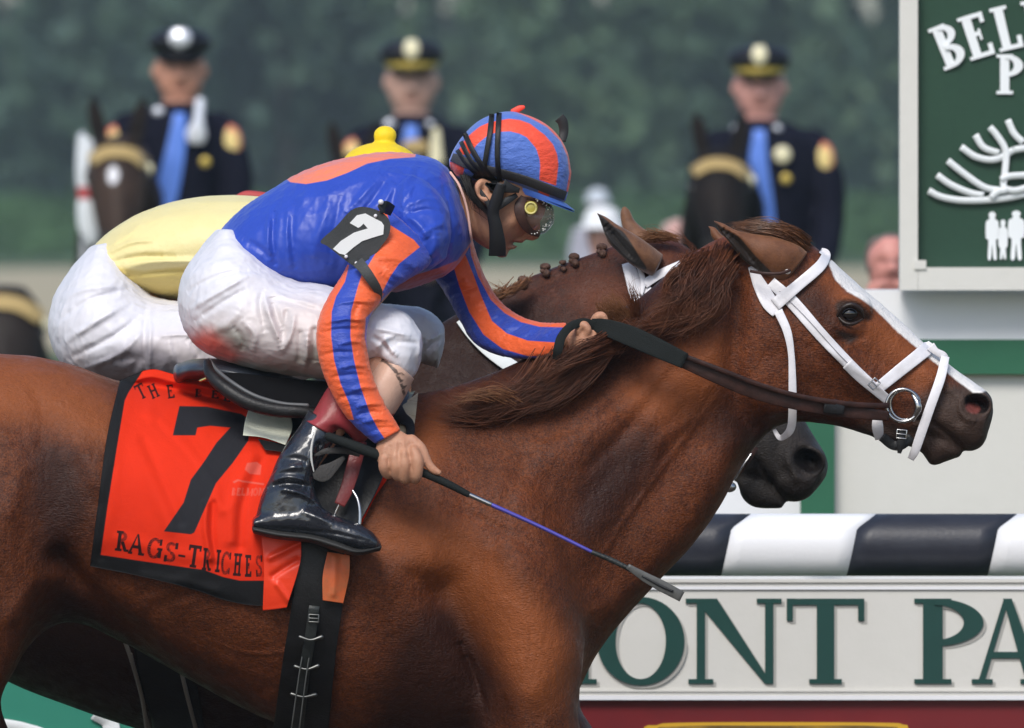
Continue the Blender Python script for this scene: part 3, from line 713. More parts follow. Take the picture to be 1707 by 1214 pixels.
strap('lip_strap', [(1503, 716), (1502, 738), (1499, 756)], [13, 14, 6], M_leather_blk, BR, depths=[-.08, -.082, -.08], off=.004)
def ring(g, c, r, d, tr, a0=0, a1=360, sx=1.0, n=14, tilt=0.0):
    a = np.radians(np.linspace(a0, a1, n)); cl = (a1 - a0) >= 360
    tube(g, [(c[0] + r * sx * math.cos(t), c[1] + r * math.sin(t), d + tilt * math.cos(t)) for t in a], tr, nu=4, nv=10, cap=not cl); return g
g = G(); ring(g, (1505, 676), 27, -.092, .0036); ring(g, (1509, 675), 25, -.084, .003); tube(g, [(1520, 655, -.088), (1531, 678, -.095), (1522, 700, -.088)], [.003, .007, .004]); link('bit_ring', recalc(g.mesh()), M_metal, BR)
def buckle(parent, x, y, d, w, h, a=0.0, name='buckle', r=.0016, m=None):
    g = G(); ca, sa = math.cos(a), math.sin(a)
    q = [(-w, -h), (w, -h), (w, h), (-w, h), (-w, -h)]
    q = [(x + u * ca - v * sa, y + u * sa + v * ca, d) for u, v in q]
    for k in range(4): tube(g, [q[k], q[k + 1]], r, nu=2, nv=8)
    tube(g, [((q[0][0] + q[3][0]) / 2, (q[0][1] + q[3][1]) / 2, d - .001), ((q[1][0] + q[2][0]) / 2, (q[1][1] + q[2][1]) / 2, d - .001)], r * .8, nu=2, nv=8)
    return link(name, recalc(g.mesh()), m or M_metal, parent)
for pts in ([(1300, 486, -.125), (1345, 531, -.125), (1400, 592, -.125), (1450, 640, -.12)],):
    ptl = [(x, y, (hit(BV1, x, y) or -.1) - .0075) for x, y, _ in cr([(a, b, c) for a, b, c in pts], 6)]
    g = G(); tube(g, ptl, .0009, nu=2, nv=6); link('stitching', recalc(g.mesh()), material('grey stitching', (.34, .33, .36), rough=.7), BR)
buckle(BR, 1457, 640, -.108, 6, 8, .78); buckle(BR, 1503, 724, -.09, 8, 7, .1); buckle(BR, 1396, 676, -.135, 6, 8, .15)
g = G(); ball(g, (1313, 453, -.128), (.006, .004, .005)); link('stud', recalc(g.mesh()), material('pearl stud', (.85, .8, .75), rough=.2), BR)
strap('ear_band', [(1250, 452), (1275, 456), (1300, 456), (1318, 450)], 5, M_leather_brn, BR, depths=[-.12, -.135, -.135, -.128], off=.003)

# ---------------------------------------------------------------- reins
RE = thing('reins', 'dark brown leather reins with rubber grip running from the far hand to the white bridle', 'reins')
strap('rein_leather', [(1136, 600), (1200, 628), (1262, 652), (1330, 670), (1400, 683), (1450, 690), (1482, 694)], [24, 27, 29, 28, 25, 20, 16], M_leather_brn, RE, depths=[-.19, -.185, -.17, -.155, -.13, -.115, -.10], off=.006, thick=.005, across=7)
strap('rein_leather', [(1136, 592), (1200, 616), (1262, 640), (1330, 660), (1400, 672), (1450, 676), (1482, 676)], [8, 8, 8, 8, 9, 9, 9], M_leather_brn, RE, depths=[-.20, -.195, -.18, -.165, -.14, -.12, -.10], off=.008, thick=.004)
strap('rubber_grip', [(985, 540), (1010, 546), (1050, 560), (1095, 580), (1142, 602)], [18, 28, 34, 32, 27], M_rubber, RE, depths=[-.14, -.165, -.185, -.195, -.198], off=.008, thick=.010, across=9)
strap('rein_loop', [(1000, 548), (975, 538), (952, 544), (936, 562), (930, 584), (926, 600)], [16, 15, 14, 15, 16, 10], M_rubber, RE, depths=[-.15, -.16, -.17, -.185, -.19, -.18], off=.006, thick=.006)
strap('billet', [(1374, 678), (1390, 681), (1407, 684)], [20, 19, 14], M_leather_blk, RE, depths=[-.145, -.14, -.135], off=.012)
# ---------------------------------------------------------------- tack on the leading horse
M_red = material('orange red nylon cloth', (.70, .030, .007), rough=.75, spec=.12, vary=[(14, .35, (.62, .025, .006))],
    layers=[('ink', (.020, .020, .024), 1.1, 1.0), ('ink_thin', (.030, .009, .009), .8, 1.0), ('logo', (.62, .16, .12), 1.2, .5), ('trim', (.012, .012, .013), 1.2)], bump=[(900, .0006), (60, .001)])
SC = thing('saddlecloth', 'orange red saddlecloth with a big black 7 and black border on the front horse', 'saddlecloth')
top = [(200, 634), (250, 616), (290, 624), (345, 636), (380, 650), (420, 684), (480, 702), (540, 716), (640, 730), (668, 738)]
bot = [(150, 944), (240, 962), (320, 982), (380, 1002), (432, 1010), (475, 1004), (520, 985), (560, 950), (590, 900), (600, 880)]
lef = [(200, 634), (178, 730), (162, 850), (150, 944)]
rig = [(668, 738), (650, 790), (625, 830), (600, 880)]
XY = coons(top, bot, lef, rig, 330, 260)
D = drape(BV1, XY, .012, 10)
D = fold(D, XY, [(a, b * 1.2, c * .85) for a, b, c in [([(250, 690), (300, 740), (345, 800), (370, 850)], 9, 7), ([(262, 705), (312, 758), (352, 815)], 7, -6), ([(225, 740), (255, 810), (285, 880)], 12, 6), ([(240, 735), (275, 810), (300, 870)], 8, -5),
    ([(345, 840), (342, 880), (350, 930)], 5, 9), ([(356, 840), (354, 890), (362, 940)], 5, -7), ([(420, 760), (390, 830), (385, 900)], 9, 8), ([(436, 770), (405, 840), (400, 910)], 7, -7), ([(440, 860), (420, 900), (440, 950)], 8, 5),
    ([(300, 650), (330, 700), (340, 720)], 12, 4), ([(200, 900), (300, 925), (420, 940)], 10, 4), ([(370, 660), (395, 690), (408, 700)], 5, -6), ([(350, 650), (375, 680), (392, 695)], 6, 6), ([(470, 800), (460, 880), (470, 950)], 9, 6), ([(210, 650), (190, 760), (168, 900)], 14, 5),
    ([(405, 640), (440, 700), (470, 740)], 10, 6), ([(188, 780), (175, 860), (168, 930)], 6, -4), ([(300, 985), (350, 1000), (400, 1012)], 10, -6), ([(240, 960), (320, 975), (360, 985)], 8, 6)]])
g = G(); sheet(g, XY, D, .004); me = g.mesh()
seven = [(289, 678), (340, 676), (375, 681), (398, 690), (470, 696), (505, 700), (500, 730), (438, 742), (412, 730), (386, 760), (350, 820), (325, 888), (318, 892), (273, 886), (310, 830), (322, 785), (352, 748), (384, 712), (330, 714), (328, 727), (287, 727)]
seven = [(299, 677), (345, 678), (378, 685), (402, 690), (418, 700), (414, 735), (388, 772), (360, 806), (346, 838), (324, 888), (318, 891), (273, 886), (306, 838), (318, 800), (340, 770), (361, 738), (384, 713), (350, 710), (329, 713), (326, 726), (288, 726)]
pp(me, 'ink', [seven])
lw = []
def bent(x0, y0, ang, h, cw=1.0):
    c, s = math.cos(R(ang)), math.sin(R(ang))
    return lambda x, y: (x0 + (x * h * cw) * c + y * h * s, y0 + (x * h * cw) * s - y * h * c)
for ch, x, y, a, h in [('T', 233, 668, 14 - 40, 26), ('H', 254, 666, -24, 24), ('E', 280, 665, -8, 23)]:
    lw += letter_polys(ch, bent(x, y, a, h, .8), s=.17, t=.13, f=.07, q=.10)[0][0]
for ch, x, y, a, h in [('B', 325, 662, 3, 14), ('E', 352, 664, 6, 14), ('L', 372, 668, 14, 14)]:
    lw += letter_polys(ch, bent(x, y, a, h, 1.4), s=.2, t=.16, f=.04, q=.12)[0][0]
for ch, x, y, a, h, w in [('R', 191, 918, 7, 34, .86), ('A', 213, 923, 9, 35, .86), ('G', 243, 929, 9, 34, .84), ('S', 272, 936, 9, 34, .95), ('T', 310, 945, 8, 38, .74), ('O', 341, 947, 8, 14, .4), ('R', 336, 951, 5, 38, .52), ('I', 358, 954, 5, 38, .52), ('C', 367, 957, 5, 38, .5), ('H', 388, 960, 4, 38, .44), ('E', 408, 962, 1, 37, .46), ('S', 427, 962, -3, 36, .5)]:
    lw += letter_polys(ch, bent(x, y, a, h, w), s=.20, t=.15, f=.10, q=.13)[0][0]
lw.append([(297, 924), (309, 926), (309, 930), (297, 928)])
pp(me, 'ink_thin', lw)
lg = []
for ch, x in (('B', 386), ('E', 394), ('L', 402), ('M', 410), ('O', 421), ('N', 430), ('T', 439)): lg += letter_polys(ch, bent(x, 826, 8, 13, .75), s=.22, t=.18, f=.02, q=.08)[0][0]
lg += [[(388, 803), (396, 799), (404, 801), (440, 806), (440, 809), (404, 804), (398, 802), (390, 806)], [(412, 772), (428, 770), (436, 776), (434, 792), (416, 790), (408, 783)]]
pp(me, 'logo', lg)
inner = [(208, 668), (214, 655), (224, 640), (250, 600), (290, 590), (470, 600), (700, 650), (700, 1000), (640, 1000), (560, 1000), (470, 968), (400, 968), (372, 962), (340, 950), (310, 946), (240, 936), (168, 925), (180, 840), (196, 740)]
paint(me, 'trim', lambda x, y, co, no: -polysd(x, y, np.array(inner, float)))
link('cloth', me, M_red, SC)
def flap(name, top, bot, lef, rig, m, parent, off=.02, folds=(), nu=50, nv=50, thick=.003, bv=BV1, D=None, sm=6):
    XY = coons(top, bot, lef, rig, nu, nv); DD = drape(bv, XY, off, sm) if D is None else D(XY)
    DD = fold(DD, XY, folds); g = G(); sheet(g, XY, DD, thick); me = recalc(g.mesh())
    return link(name, me, m, parent)
M_redp = material('orange red nylon', (.80, .045, .009), rough=.42, vary=(14, .35, (.62, .025, .006)), bump=[(60, .001)])
M_orange_wet = material('faded orange nylon', (.62, .125, .035), rough=.5, vary=(30, .7, (.40, .13, .05)), bump=[(60, .001)])
flap('cloth_tail', [(436, 894), (470, 898), (502, 902)], [(438, 1018), (458, 1016), (478, 1013)], [(436, 894), (440, 950), (438, 1018)], [(502, 902), (500, 940), (478, 1013)], M_redp, SC, .030, [([(450, 930), (480, 915), (500, 905)], 5, 7), ([(455, 960), (478, 945), (495, 935)], 5, -6), ([(462, 975), (480, 1000)], 5, 5)])
flap('cloth_tail', [(546, 920), (583, 926)], [(538, 1001), (572, 1006)], [(546, 920), (538, 960), (538, 1001)], [(583, 926), (582, 960), (572, 1006)], M_orange_wet, SC, .030, [([(560, 930), (556, 990)], 6, 4)])
flap('cloth_edge', [(622, 786), (640, 790)], [(574, 866), (594, 872)], [(612, 790), (598, 812), (574, 866)], [(640, 786), (622, 812), (594, 872)], M_redp, SC, .022)

SA = thing('saddle', 'black racing saddle with cream foam pad under the blue and orange rider', 'saddle')
M_seat = material('slate grey saddle leather', (.032, .040, .052), rough=.35, spec=.5, bump=[(120, .0008)])
def path_tube(name, pts, r, m, parent, **kw):
    g = G(); tube(g, pts, r, **kw); return link(name, recalc(g.mesh()), m, parent)
g = G(); tube(g, [(346, 606, -.20), (352, 626, -.235), (378, 650, -.262), (415, 672, -.275), (460, 684, -.28), (510, 688, -.28), (560, 700, -.27)], [.009, .012, .0135, .014, .0135, .012, .011], flat=((0, 1, 0), .75)); link('cantle', recalc(g.mesh()), M_leather_blk, SA)
g = G(); tube(g, [(348, 600, -.19), (362, 618, -.225), (390, 640, -.255), (425, 660, -.27), (470, 673, -.275), (512, 676, -.275)], .0042); link('piping', recalc(g.mesh()), material('worn grey leather', (.09, .095, .10), rough=.4), SA)
flap('skirt', [(355, 622), (400, 622), (470, 630), (600, 640)], [(378, 652), (430, 676), (500, 690), (600, 700)], [(355, 622), (362, 640), (378, 652)], [(600, 640), (600, 700)], material('under thigh shade black', (.006, .006, .007), rough=.95, spec=.1), SA, D=lambda XY: np.full(XY.shape[:2], -.20) - .05 * (XY[..., 1] - 620) / 80)  # skirt blacked to carry the shade under the thigh in its colour
g = G(); loft(g, [(296, 606, 300, 640, .10), (330, 598, 322, 634, .16), (400, 602, 392, 646, .2), (500, 632, 492, 680, .2), (600, 670, 590, 720, .2), (680, 650, 672, 720, .12)], round_=(10, 6)); link('seat', recalc(g.mesh()), M_seat, SA)
flap('foam_pad', [(415, 680), (450, 686), (485, 692)], [(405, 726), (440, 730), (476, 742)], [(415, 680), (408, 705), (405, 726)], [(485, 692), (487, 715), (476, 742)], material('cream foam', (.86, .87, .70), rough=.85, bump=[(200, .001)], vary=(20, .3, (.62, .64, .50))), SA, .038, thick=.006)
flap('pad_tab', [(430, 732), (480, 742)], [(442, 750), (492, 756)], [(430, 732), (442, 750)], [(480, 742), (492, 756)], M_leather_blk, SA, .030, thick=.008)
flap('saddle_flap', [(480, 690), (560, 696), (660, 690)], [(500, 890), (560, 900), (596, 880)], [(480, 690), (494, 790), (500, 890)], [(660, 690), (640, 790), (596, 880)], M_leather_blk, SA, .028, [([(600, 720), (580, 860)], 12, 6)], thick=.006)
M_cream = material('cream pad webbing', (.66, .56, .38), rough=.8, vary=(20, .7, (.42, .28, .15)), bump=[(200, .001)])
flap('cream_strap', [(690, 652), (697, 655)], [(660, 740), (684, 742)], [(672, 672), (668, 700), (660, 740)], [(697, 655), (692, 700), (684, 742)], M_cream, SA, .030, thick=.006)
flap('pommel_pad', [(655, 660), (692, 652)], [(668, 690), (680, 672)], [(655, 660), (668, 690)], [(692, 652), (680, 672)], material('pale green pad', (.42, .46, .40), rough=.85), SA, .026, thick=.006)
strap('pommel_edge', [(655, 668), (662, 684), (670, 696), (682, 706), (684, 722), (676, 740), (664, 752)], [22, 22, 20, 16, 14, 18, 20], M_leather_blk, SA, off=.040, thick=.006)
pass
strap('stirrup_leather', [(600, 735), (590, 775), (578, 815), (566, 842)], [24, 24, 22, 18], material('oxblood leather', (.16, .022, .022), rough=.4, bump=[(150, .001)]), SA, depths=[-.31, -.325, -.335, -.34], thick=.004)
g = G(); tube(g, [(584, 812, -.335), (596, 832, -.345), (600, 856, -.352), (598, 884, -.355), (592, 896, -.35)], [.0025, .0032, .0036, .004, .003]); tube(g, [(584, 812, -.335), (570, 832, -.34), (558, 858, -.34)], [.0025, .0028, .0025]); tube(g, [(592, 896, -.37), (592, 896, -.27)], .005, nu=3)
link('stirrup_iron', recalc(g.mesh()), M_metal, SA)
path_tube('zip_pull', [(334, 635, -.215), (349, 629, -.22)], .0028, material('brass', (.75, .55, .2), rough=.25, metal=1), SA)

GI = thing('girth', 'wide black girth with steel buckles round the belly of the front horse', 'girth')
flap('girth_band', [(500, 890), (545, 895), (575, 900)], [(452, 1240), (500, 1246), (545, 1240)], [(500, 890), (486, 1010), (470, 1110), (452, 1240)], [(575, 900), (572, 1000), (560, 1090), (545, 1240)], M_leather_blk, GI, .018, thick=.006)
M_strapblk = material('scuffed black strap', (.016, .019, .018), rough=.45, bump=[(200, .001)], vary=(40, .5, (.045, .05, .048)))
strap('girth_strap', [(524, 1010), (516, 1070), (506, 1130), (495, 1240)], 18, M_strapblk, GI, off=.026, thick=.004)
for i, (x0, y0, x1, y1) in enumerate([(500, 1062, 536, 1062), (492, 1111, 530, 1110), (486, 1157, 526, 1158)]):
    g = G(); dd = (hit(BV1, x0, y0) or -.3) - .036
    tube(g, [(x0, y0, dd), ((x0 + x1) / 2, y0 + 5, dd - .003), (x1, y1, dd)], [.0036, .0022, .0042]); link('buckle', recalc(g.mesh()), material('dull steel', (.16, .165, .16), rough=.4, metal=1.0) if i == 0 else bpy.data.materials['dull steel'], GI)
buckle(GI, 523, 1031, (hit(BV1, 523, 1031) or -.3) - .034, 8, 6, .05, m=bpy.data.materials['dull steel'])
for x0, x1 in ((516, 486), (527, 499)):
    g = G(); dd = (hit(BV1, 510, 1100) or -.3) - .031
    tube(g, [(x0, 1034, dd), ((x0 + x1) / 2, 1110, dd), (x1, 1214, dd + .01)], .0016); link('stitching', recalc(g.mesh()), bpy.data.materials['dull steel'], GI)

# ---------------------------------------------------------------- the leading rider
ORG, ORG2, BLU = (.80, .100, .022), (.86, .17, .062), (.022, .062, .40)
M_silk = material('royal blue silk', (.022, .065, .43), rough=.40, spec=.4, sheen=.25, sheen_tint=(.4, .5, 1), vary=[(8, .3, (.018, .045, .33))],
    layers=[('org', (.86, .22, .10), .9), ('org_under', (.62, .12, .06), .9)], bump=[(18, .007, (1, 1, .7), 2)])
M_sleeve = material('striped silk sleeve', BLU, rough=.42, spec=.4, sheen=.2, sheen_tint=(1, .7, .6), layers=[('org', (.82, .125, .032), .8), ('lilac', (.30, .16, .62), 1.0, .8)], bump=[(30, .004, (1, 1, 2.2), 4), (1200, .0004)])
M_pants = material('white nylon breeches', (.72, .71, .755), rough=.42, spec=.4, sheen=.1, vary=[(7, .25, (.66, .645, .68))],
    layers=[('skinw', (.52, .42, .37), 24, .5), ('pinkw', (.70, .13, .09), 17, .95), ('dirt', (.23, .225, .19), 14, .8)], bump=[(16, .007, (1, 1, 1), 2)], fuzz=(18, 16))
SKIN = (.42, .215, .125)
M_skin = material('tanned skin', (.50, .255, .155), rough=.5, spec=.4, sss=.12, vary=[(25, .4, (.32, .13, .075)), (120, .25, (.5, .28, .19))], layers=[('lipd', (.25, .07, .06), 2.5, .7), ('hairm', (.012, .010, .009), 2.5), ('stub', (.24, .13, .09), 8, .5)], bump=[(300, .0010)])
J1 = thing('person', 'jockey in royal blue and orange silks crouched over the front horse holding a whip down', 'jockey')
M_black_elastic = material('black elastic', (.010, .0105, .012), rough=.5, bump=[(700, .0005)])

# skin body
g = G()
loft(g, [(420, 430, 385, 395, .09), (510, 330, 540, 430, .13), (620, 290, 660, 420, .15), (700, 290, 735, 400, .13), (742, 300, 770, 380, .08), (770, 312, 790, 400, .058), (800, 330, 812, 415, .055), (812, 345, 830, 418, .05)], nu=6, nv=30, round_=(6, 6))
# head, chin to crown
loft(g, [(806, 405, 842, 422, .030, -.02), (795, 388, 853, 407, .046, -.02), (785, 366, 872, 392, .060, -.02), (781, 345, 897, 373, .066, -.02), (782, 325, 908, 354, .070, -.02), (784, 300, 912, 330, .072, -.02), (790, 270, 915, 300, .070, -.02), (806, 240, 905, 262, .05, -.02)], nu=8, nv=48, round_=(6, 12))
loft(g, [(866, 356, 900, 364, .010, -.02), (868, 376, 901, 384, .013, -.02), (866, 388, 899, 396, .017, -.02), (868, 395, 890, 401, .013, -.02)], nu=6, nv=20, round_=(4, 2))      # nose
loft(g, [(846, 396, 875, 401, .024, -.02), (845, 401, 871, 405, .020, -.02)], nu=5, nv=20, round_=(2, 1)); loft(g, [(838, 408, 863, 411, .018, -.02), (834, 413, 858, 415, .020, -.02)], nu=5, nv=20, round_=(1, 2)); loft(g, [(828, 416, 848, 419, .02, -.02), (826, 424, 845, 427, .022, -.02)], nu=5, nv=20, round_=(2, 4))
# ear
for s in (-1, 1): tube(g, [(816, 306, -.02 + s * .078), (803, 303, -.02 + s * .086), (796, 312, -.02 + s * .090), (799, 324, -.02 + s * .090), (811, 333, -.02 + s * .086), (820, 328, -.02 + s * .080)], [.005, .0065, .0065, .0065, .008, .006]); tube(g, [(808, 312, -.02 + s * .080), (810, 324, -.02 + s * .080)], .009); 
# arms inside the sleeves and the hands
tube(g, [(690, 380, -.16), (630, 460, -.26), (573, 545, -.335), (590, 640, -.36), (646, 728, -.375)], [.042, .040, .036, .032, .024])
tube(g, [(745, 385, .125), (785, 490, .125), (840, 570, .06), (935, 566, -.05), (965, 556, -.09)], [.030, .030, .026, .024, .022])
# near hand: back of the hand, knuckles, curled fingers, thumb along the whip
loft(g, [(628, 740, 668, 718, .018, -.378), (625, 756, 686, 730, .020, -.384), (628, 768, 698, 748, .020, -.388), (634, 776, 704, 764, .016, -.388)], nu=6, nv=26, round_=(4, 4))
tube(g, [(640, 766, -.398), (640, 779, -.398), (646, 791, -.385), (655, 789, -.37)], [.0105, .011, .010, .008]); tube(g, [(658, 762, -.402), (660, 778, -.403), (662, 794, -.392), (668, 792, -.375)], [.0105, .0112, .010, .008])
tube(g, [(673, 758, -.405), (675, 776, -.407), (674, 797, -.396), (678, 800, -.380)], [.0105, .0115, .0105, .009]); tube(g, [(690, 752, -.403), (696, 770, -.408), (695, 792, -.402), (692, 800, -.388)], [.011, .012, .011, .010])
tube(g, [(686, 734, -.385), (702, 748, -.392), (712, 770, -.395), (722, 783, -.397), (731, 788, -.398)], [.012, .0105, .0095, .0085, .0065])
# far hand on the reins
loft(g, [(948, 552, 952, 586, .020, -.13), (968, 546, 972, 590, .024, -.15), (992, 545, 992, 585, .022, -.15)], nu=5, nv=24, round_=(4, 6))
tube(g, [(964, 552, -.165), (972, 541, -.17), (980, 550, -.172), (976, 560, -.168)], [.008, .0085, .008, .007]); tube(g, [(985, 548, -.14), (994, 530, -.15), (1004, 527, -.152), (1010, 538, -.15)], [.008, .009, .0085, .007])
tube(g, [(975, 575, -.14), (986, 578, -.145), (990, 584, -.14)], [.008, .008, .007])
# legs
tube(g, [(400, 490, -.10), (520, 555, -.20), (660, 580, -.235)], [.07, .06, .040]); tube(g, [(650, 590, -.25), (560, 700, -.30), (500, 790, -.325), (465, 850, -.345), (540, 885, -.35)], [.034, .030, .022, .018, .014])
tube(g, [(400, 490, .08), (560, 550, .18), (690, 560, .225)], [.07, .05, .034]); tube(g, [(690, 560, .225), (600, 690, .28), (500, 850, .33), (580, 885, .33)] , [.034, .034, .034, .02])
me = remesh(g, .0026, smooth=3)
sculpt(me, [([(806, 312), (802, 322), (810, 328)], 4, -6), ([(855, 372), (870, 365)], 12, 5), ([(872, 406), (860, 406), (850, 402)], 2.2, -5), ([(858, 382), (864, 396)], 4, -3), ([(884, 398)], 3, -4), ([(892, 392)], 5, 2), ([(880, 350), (900, 362)], 9, -6), ([(860, 352)], 12, 3),
            ([(640, 745), (636, 765)], 3, 1.5), ([(660, 738), (658, 762)], 3, 1.5), ([(672, 738), (675, 758)], 3, 1.8), ([(666, 742), (667, 764)], 3, -1.6), ([(650, 745), (649, 768)], 3, -1.6), ([(682, 742), (684, 758)], 3, -1.5), ([(795, 340), (810, 372), (825, 400)], 7, -4)])
pp(me, 'lipd', [[(850, 402), (864, 400), (874, 403), (864, 412), (852, 409)]], True)
pp(me, 'hairm', [[(766, 286), (780, 300), (790, 306), (796, 330), (806, 340), (820, 352), (816, 368), (806, 352), (792, 340), (782, 326), (770, 308)]])
pp(me, 'stub', [[(820, 345), (840, 360), (862, 400), (850, 430), (820, 430), (812, 370)]], True)
link('body', me, M_skin, J1)
g = G(); strands(g, [([(770 + i * 2, 292 + i, -.090), (775 + i * 2, 308 + i * 2, -.095), (784 + i * 2, 326 + i * 2, -.095), (800 + i * 3, 342 + i * 3, -.092)], 40, 2, 2, .0008) for i in range(7)], 12, seg=8)
link('hair', g.mesh(), material('black hair', (.010, .008, .007), rough=.4), J1, kind='stuff')

# torso silk
g = G()
loft(g, [(362, 400, 440, 468, .14), (374, 376, 478, 492, .160), (402, 349, 528, 498, .178), (446, 319, 580, 494, .186), (505, 286, 630, 486, .192), (568, 265, 668, 486, .196), (635, 254, 708, 473, .198), (692, 257, 748, 456, .185), (728, 267, 775, 425, .15), (748, 283, 786, 400, .085), (755, 295, 785, 380, .06)], nu=12, nv=100, round_=(4, 2))
loft(g, [(690, 290, 640, 330, .05, -.13), (720, 310, 640, 385, .075, -.15), (745, 345, 655, 425, .085, -.165), (752, 390, 668, 442, .08, -.17), (745, 425, 690, 455, .06, -.165)], nu=8, nv=50, round_=(4, 8))
loft(g, [(740, 300, 760, 420, .05, .12), (765, 330, 740, 440, .07, .14), (775, 390, 735, 450, .06, .14)], nu=8, nv=40, round_=(4, 6))
me = remesh(g, .0028, smooth=5)
sculpt(me, [([(640, 285), (600, 330), (575, 360)], 6, 7), ([(655, 285), (620, 335), (590, 372)], 5, -6), ([(690, 275), (672, 320), (668, 360)], 5, 6), ([(700, 272), (690, 320), (684, 360)], 5, -6), ([(665, 350), (710, 330), (750, 340)], 5, 6), ([(668, 362), (712, 350), (756, 362)], 5, -6),
    ([(665, 345), (690, 310), (730, 290)], 5, 5), ([(666, 352), (696, 372), (716, 400)], 6, 7), ([(660, 362), (682, 392), (694, 425)], 5, -8), ([(745, 290), (762, 340), (770, 400)], 6, 7), ([(733, 290), (748, 345), (752, 410)], 5, -7), ([(752, 300), (775, 350), (780, 400)], 4, -4),
    ([(560, 300), (540, 360), (520, 440)], 8, 4), ([(575, 300), (560, 370), (545, 450)], 6, -4), ([(450, 345), (446, 400), (452, 440)], 4, 5), ([(458, 345), (455, 400), (462, 448)], 4, -6), ([(480, 335), (478, 400), (486, 450)], 4, 4), ([(490, 335), (487, 400), (494, 455)], 5, -4),
    ([(420, 355), (400, 380), (390, 385)], 6, 4), ([(500, 330), (560, 320), (600, 300)], 10, 4), ([(400, 395), (440, 420), (470, 455)], 6, -5), ([(730, 380), (725, 420), (700, 440)], 8, 8), ([(745, 400), (740, 430), (715, 445)], 5, -6), ([(700, 400), (720, 380), (750, 370)], 5, 5),
    ([(640, 440), (690, 440), (740, 430)], 6, -5), ([(660, 300), (640, 340), (630, 345)], 5, 5), ([(590, 340), (570, 400), (560, 460)], 10, -6)])
cloth_noise(me, .0020, .08, stretch=(1.3, .8, .6), seed=11); cloth_noise(me, .0007, .045, stretch=(1.3, .8, .7), seed=12)
pp(me, 'org', [[(474, 296), (484, 304), (510, 307), (545, 301), (580, 288), (612, 273), (650, 265), (692, 262), (700, 230), (440, 240)]])
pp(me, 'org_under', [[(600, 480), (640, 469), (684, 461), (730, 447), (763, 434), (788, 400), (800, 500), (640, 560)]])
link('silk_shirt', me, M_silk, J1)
g = G(); tube(g, [(751, 288, -.05), (766, 310, -.075), (778, 345, -.078), (784, 385, -.070), (786, 400, -.055)], .0026); link('collar', recalc(g.mesh()), material('pale orange collar', (.80, .50, .42), rough=.5), J1)

# near sleeve
g = G()
loft(g, [(640, 345, 728, 420, .05, -.205), (610, 372, 712, 446, .062, -.235), (590, 418, 684, 464, .062, -.265), (572, 455, 656, 482, .060, -.295), (550, 490, 632, 506, .056, -.325), (533, 525, 617, 530, .054, -.345), (527, 562, 611, 562, .052, -.355), (533, 606, 615, 600, .048, -.362),
         (549, 648, 625, 637, .044, -.367), (573, 690, 641, 672, .038, -.372), (600, 719, 656, 697, .034, -.376), (625, 740, 668, 717, .029, -.380)], nu=12, nv=64, round_=(3, 0))
me = remesh(g, .0024, smooth=3)
fs = []
for y, x0, x1, a in [(505, 548, 630, 5), (535, 535, 618, 6), (552, 530, 612, -5), (572, 560, 612, 5), (590, 530, 600, -4), (612, 560, 618, 5), (628, 545, 620, -4), (648, 585, 630, 6), (662, 560, 610, -5), (676, 590, 645, 6), (690, 590, 640, -5), (702, 600, 655, 5), (716, 615, 668, -3)]:
    fs.append(([(x0, y + 4), ((x0 + x1) / 2, y - 3), (x1, y - 1)], 3.6, a))
fs += [([(640, 440), (660, 460), (690, 470)], 5, 6), ([(632, 452), (650, 474), (672, 482)], 4, -6), ([(625, 470), (640, 490), (650, 505)], 5, 5), ([(600, 500), (590, 530), (598, 548)], 5, -5), ([(610, 430), (660, 430), (700, 450)], 8, 6)]
sculpt(me, fs); cloth_noise(me, .0012, .05, stretch=(.6, 1, 1.8), seed=5)
pp(me, 'org', [[(500, 530), (560, 440), (582, 442), (575, 470), (560, 495), (553, 520), (552, 560), (557, 600), (568, 640), (582, 672), (590, 700), (570, 700), (520, 620)],
               [(604, 455), (596, 480), (585, 520), (584, 560), (590, 600), (601, 645), (617, 690), (630, 715), (642, 733), (690, 715), (661, 700), (644, 672), (624, 628), (616, 600), (608, 562), (610, 530), (630, 510), (640, 490), (612, 470)],
               [(622, 330), (640, 335), (650, 375), (690, 400), (700, 412), (665, 440), (650, 462), (636, 490), (606, 455), (640, 400)]])
pp(me, 'lilac', [[(608, 562), (616, 600), (624, 628), (644, 672), (661, 700), (672, 716), (690, 716), (640, 600), (612, 540)]])
link('sleeve', me, M_sleeve, J1)
# far sleeve
g = G()
loft(g, [(775, 360, 700, 430, .05, .12), (787, 398, 712, 450, .06, .14), (797, 432, 732, 474, .056, .15), (812, 468, 750, 504, .052, .14), (834, 502, 768, 538, .048, .11), (862, 524, 790, 572, .046, .06), (895, 536, 835, 594, .040, .01), (925, 538, 880, 598, .035, -.04), (944, 538, 922, 594, .030, -.08)], nu=12, nv=56, round_=(3, 2))
me = remesh(g, .0024, smooth=3)
sculpt(me, [([(x, y), (x - 14, y + 22), (x - 34, y + 30)], 4, a) for x, y, a in [(822, 478, 5), (832, 490, -5), (842, 502, 6), (854, 512, -5), (866, 520, 5), (880, 526, -5), (893, 532, 5), (908, 534, -4), (922, 536, 4)]] + [([(745, 480), (775, 470)], 5, 5), ([(752, 492), (790, 480)], 4, -4)])
cloth_noise(me, .0016, .05, seed=6)
pp(me, 'org', [[(754, 438), (776, 425), (790, 460), (803, 495), (820, 535), (845, 556), (880, 568), (940, 572), (960, 600), (925, 594), (880, 594), (838, 582), (806, 558), (782, 520), (766, 478)],
               [(782, 395), (785, 425), (797, 461), (818, 500), (841, 522), (868, 537), (900, 545), (944, 546), (950, 520), (880, 500), (820, 420), (800, 390)]])
link('sleeve', me, M_sleeve, J1)

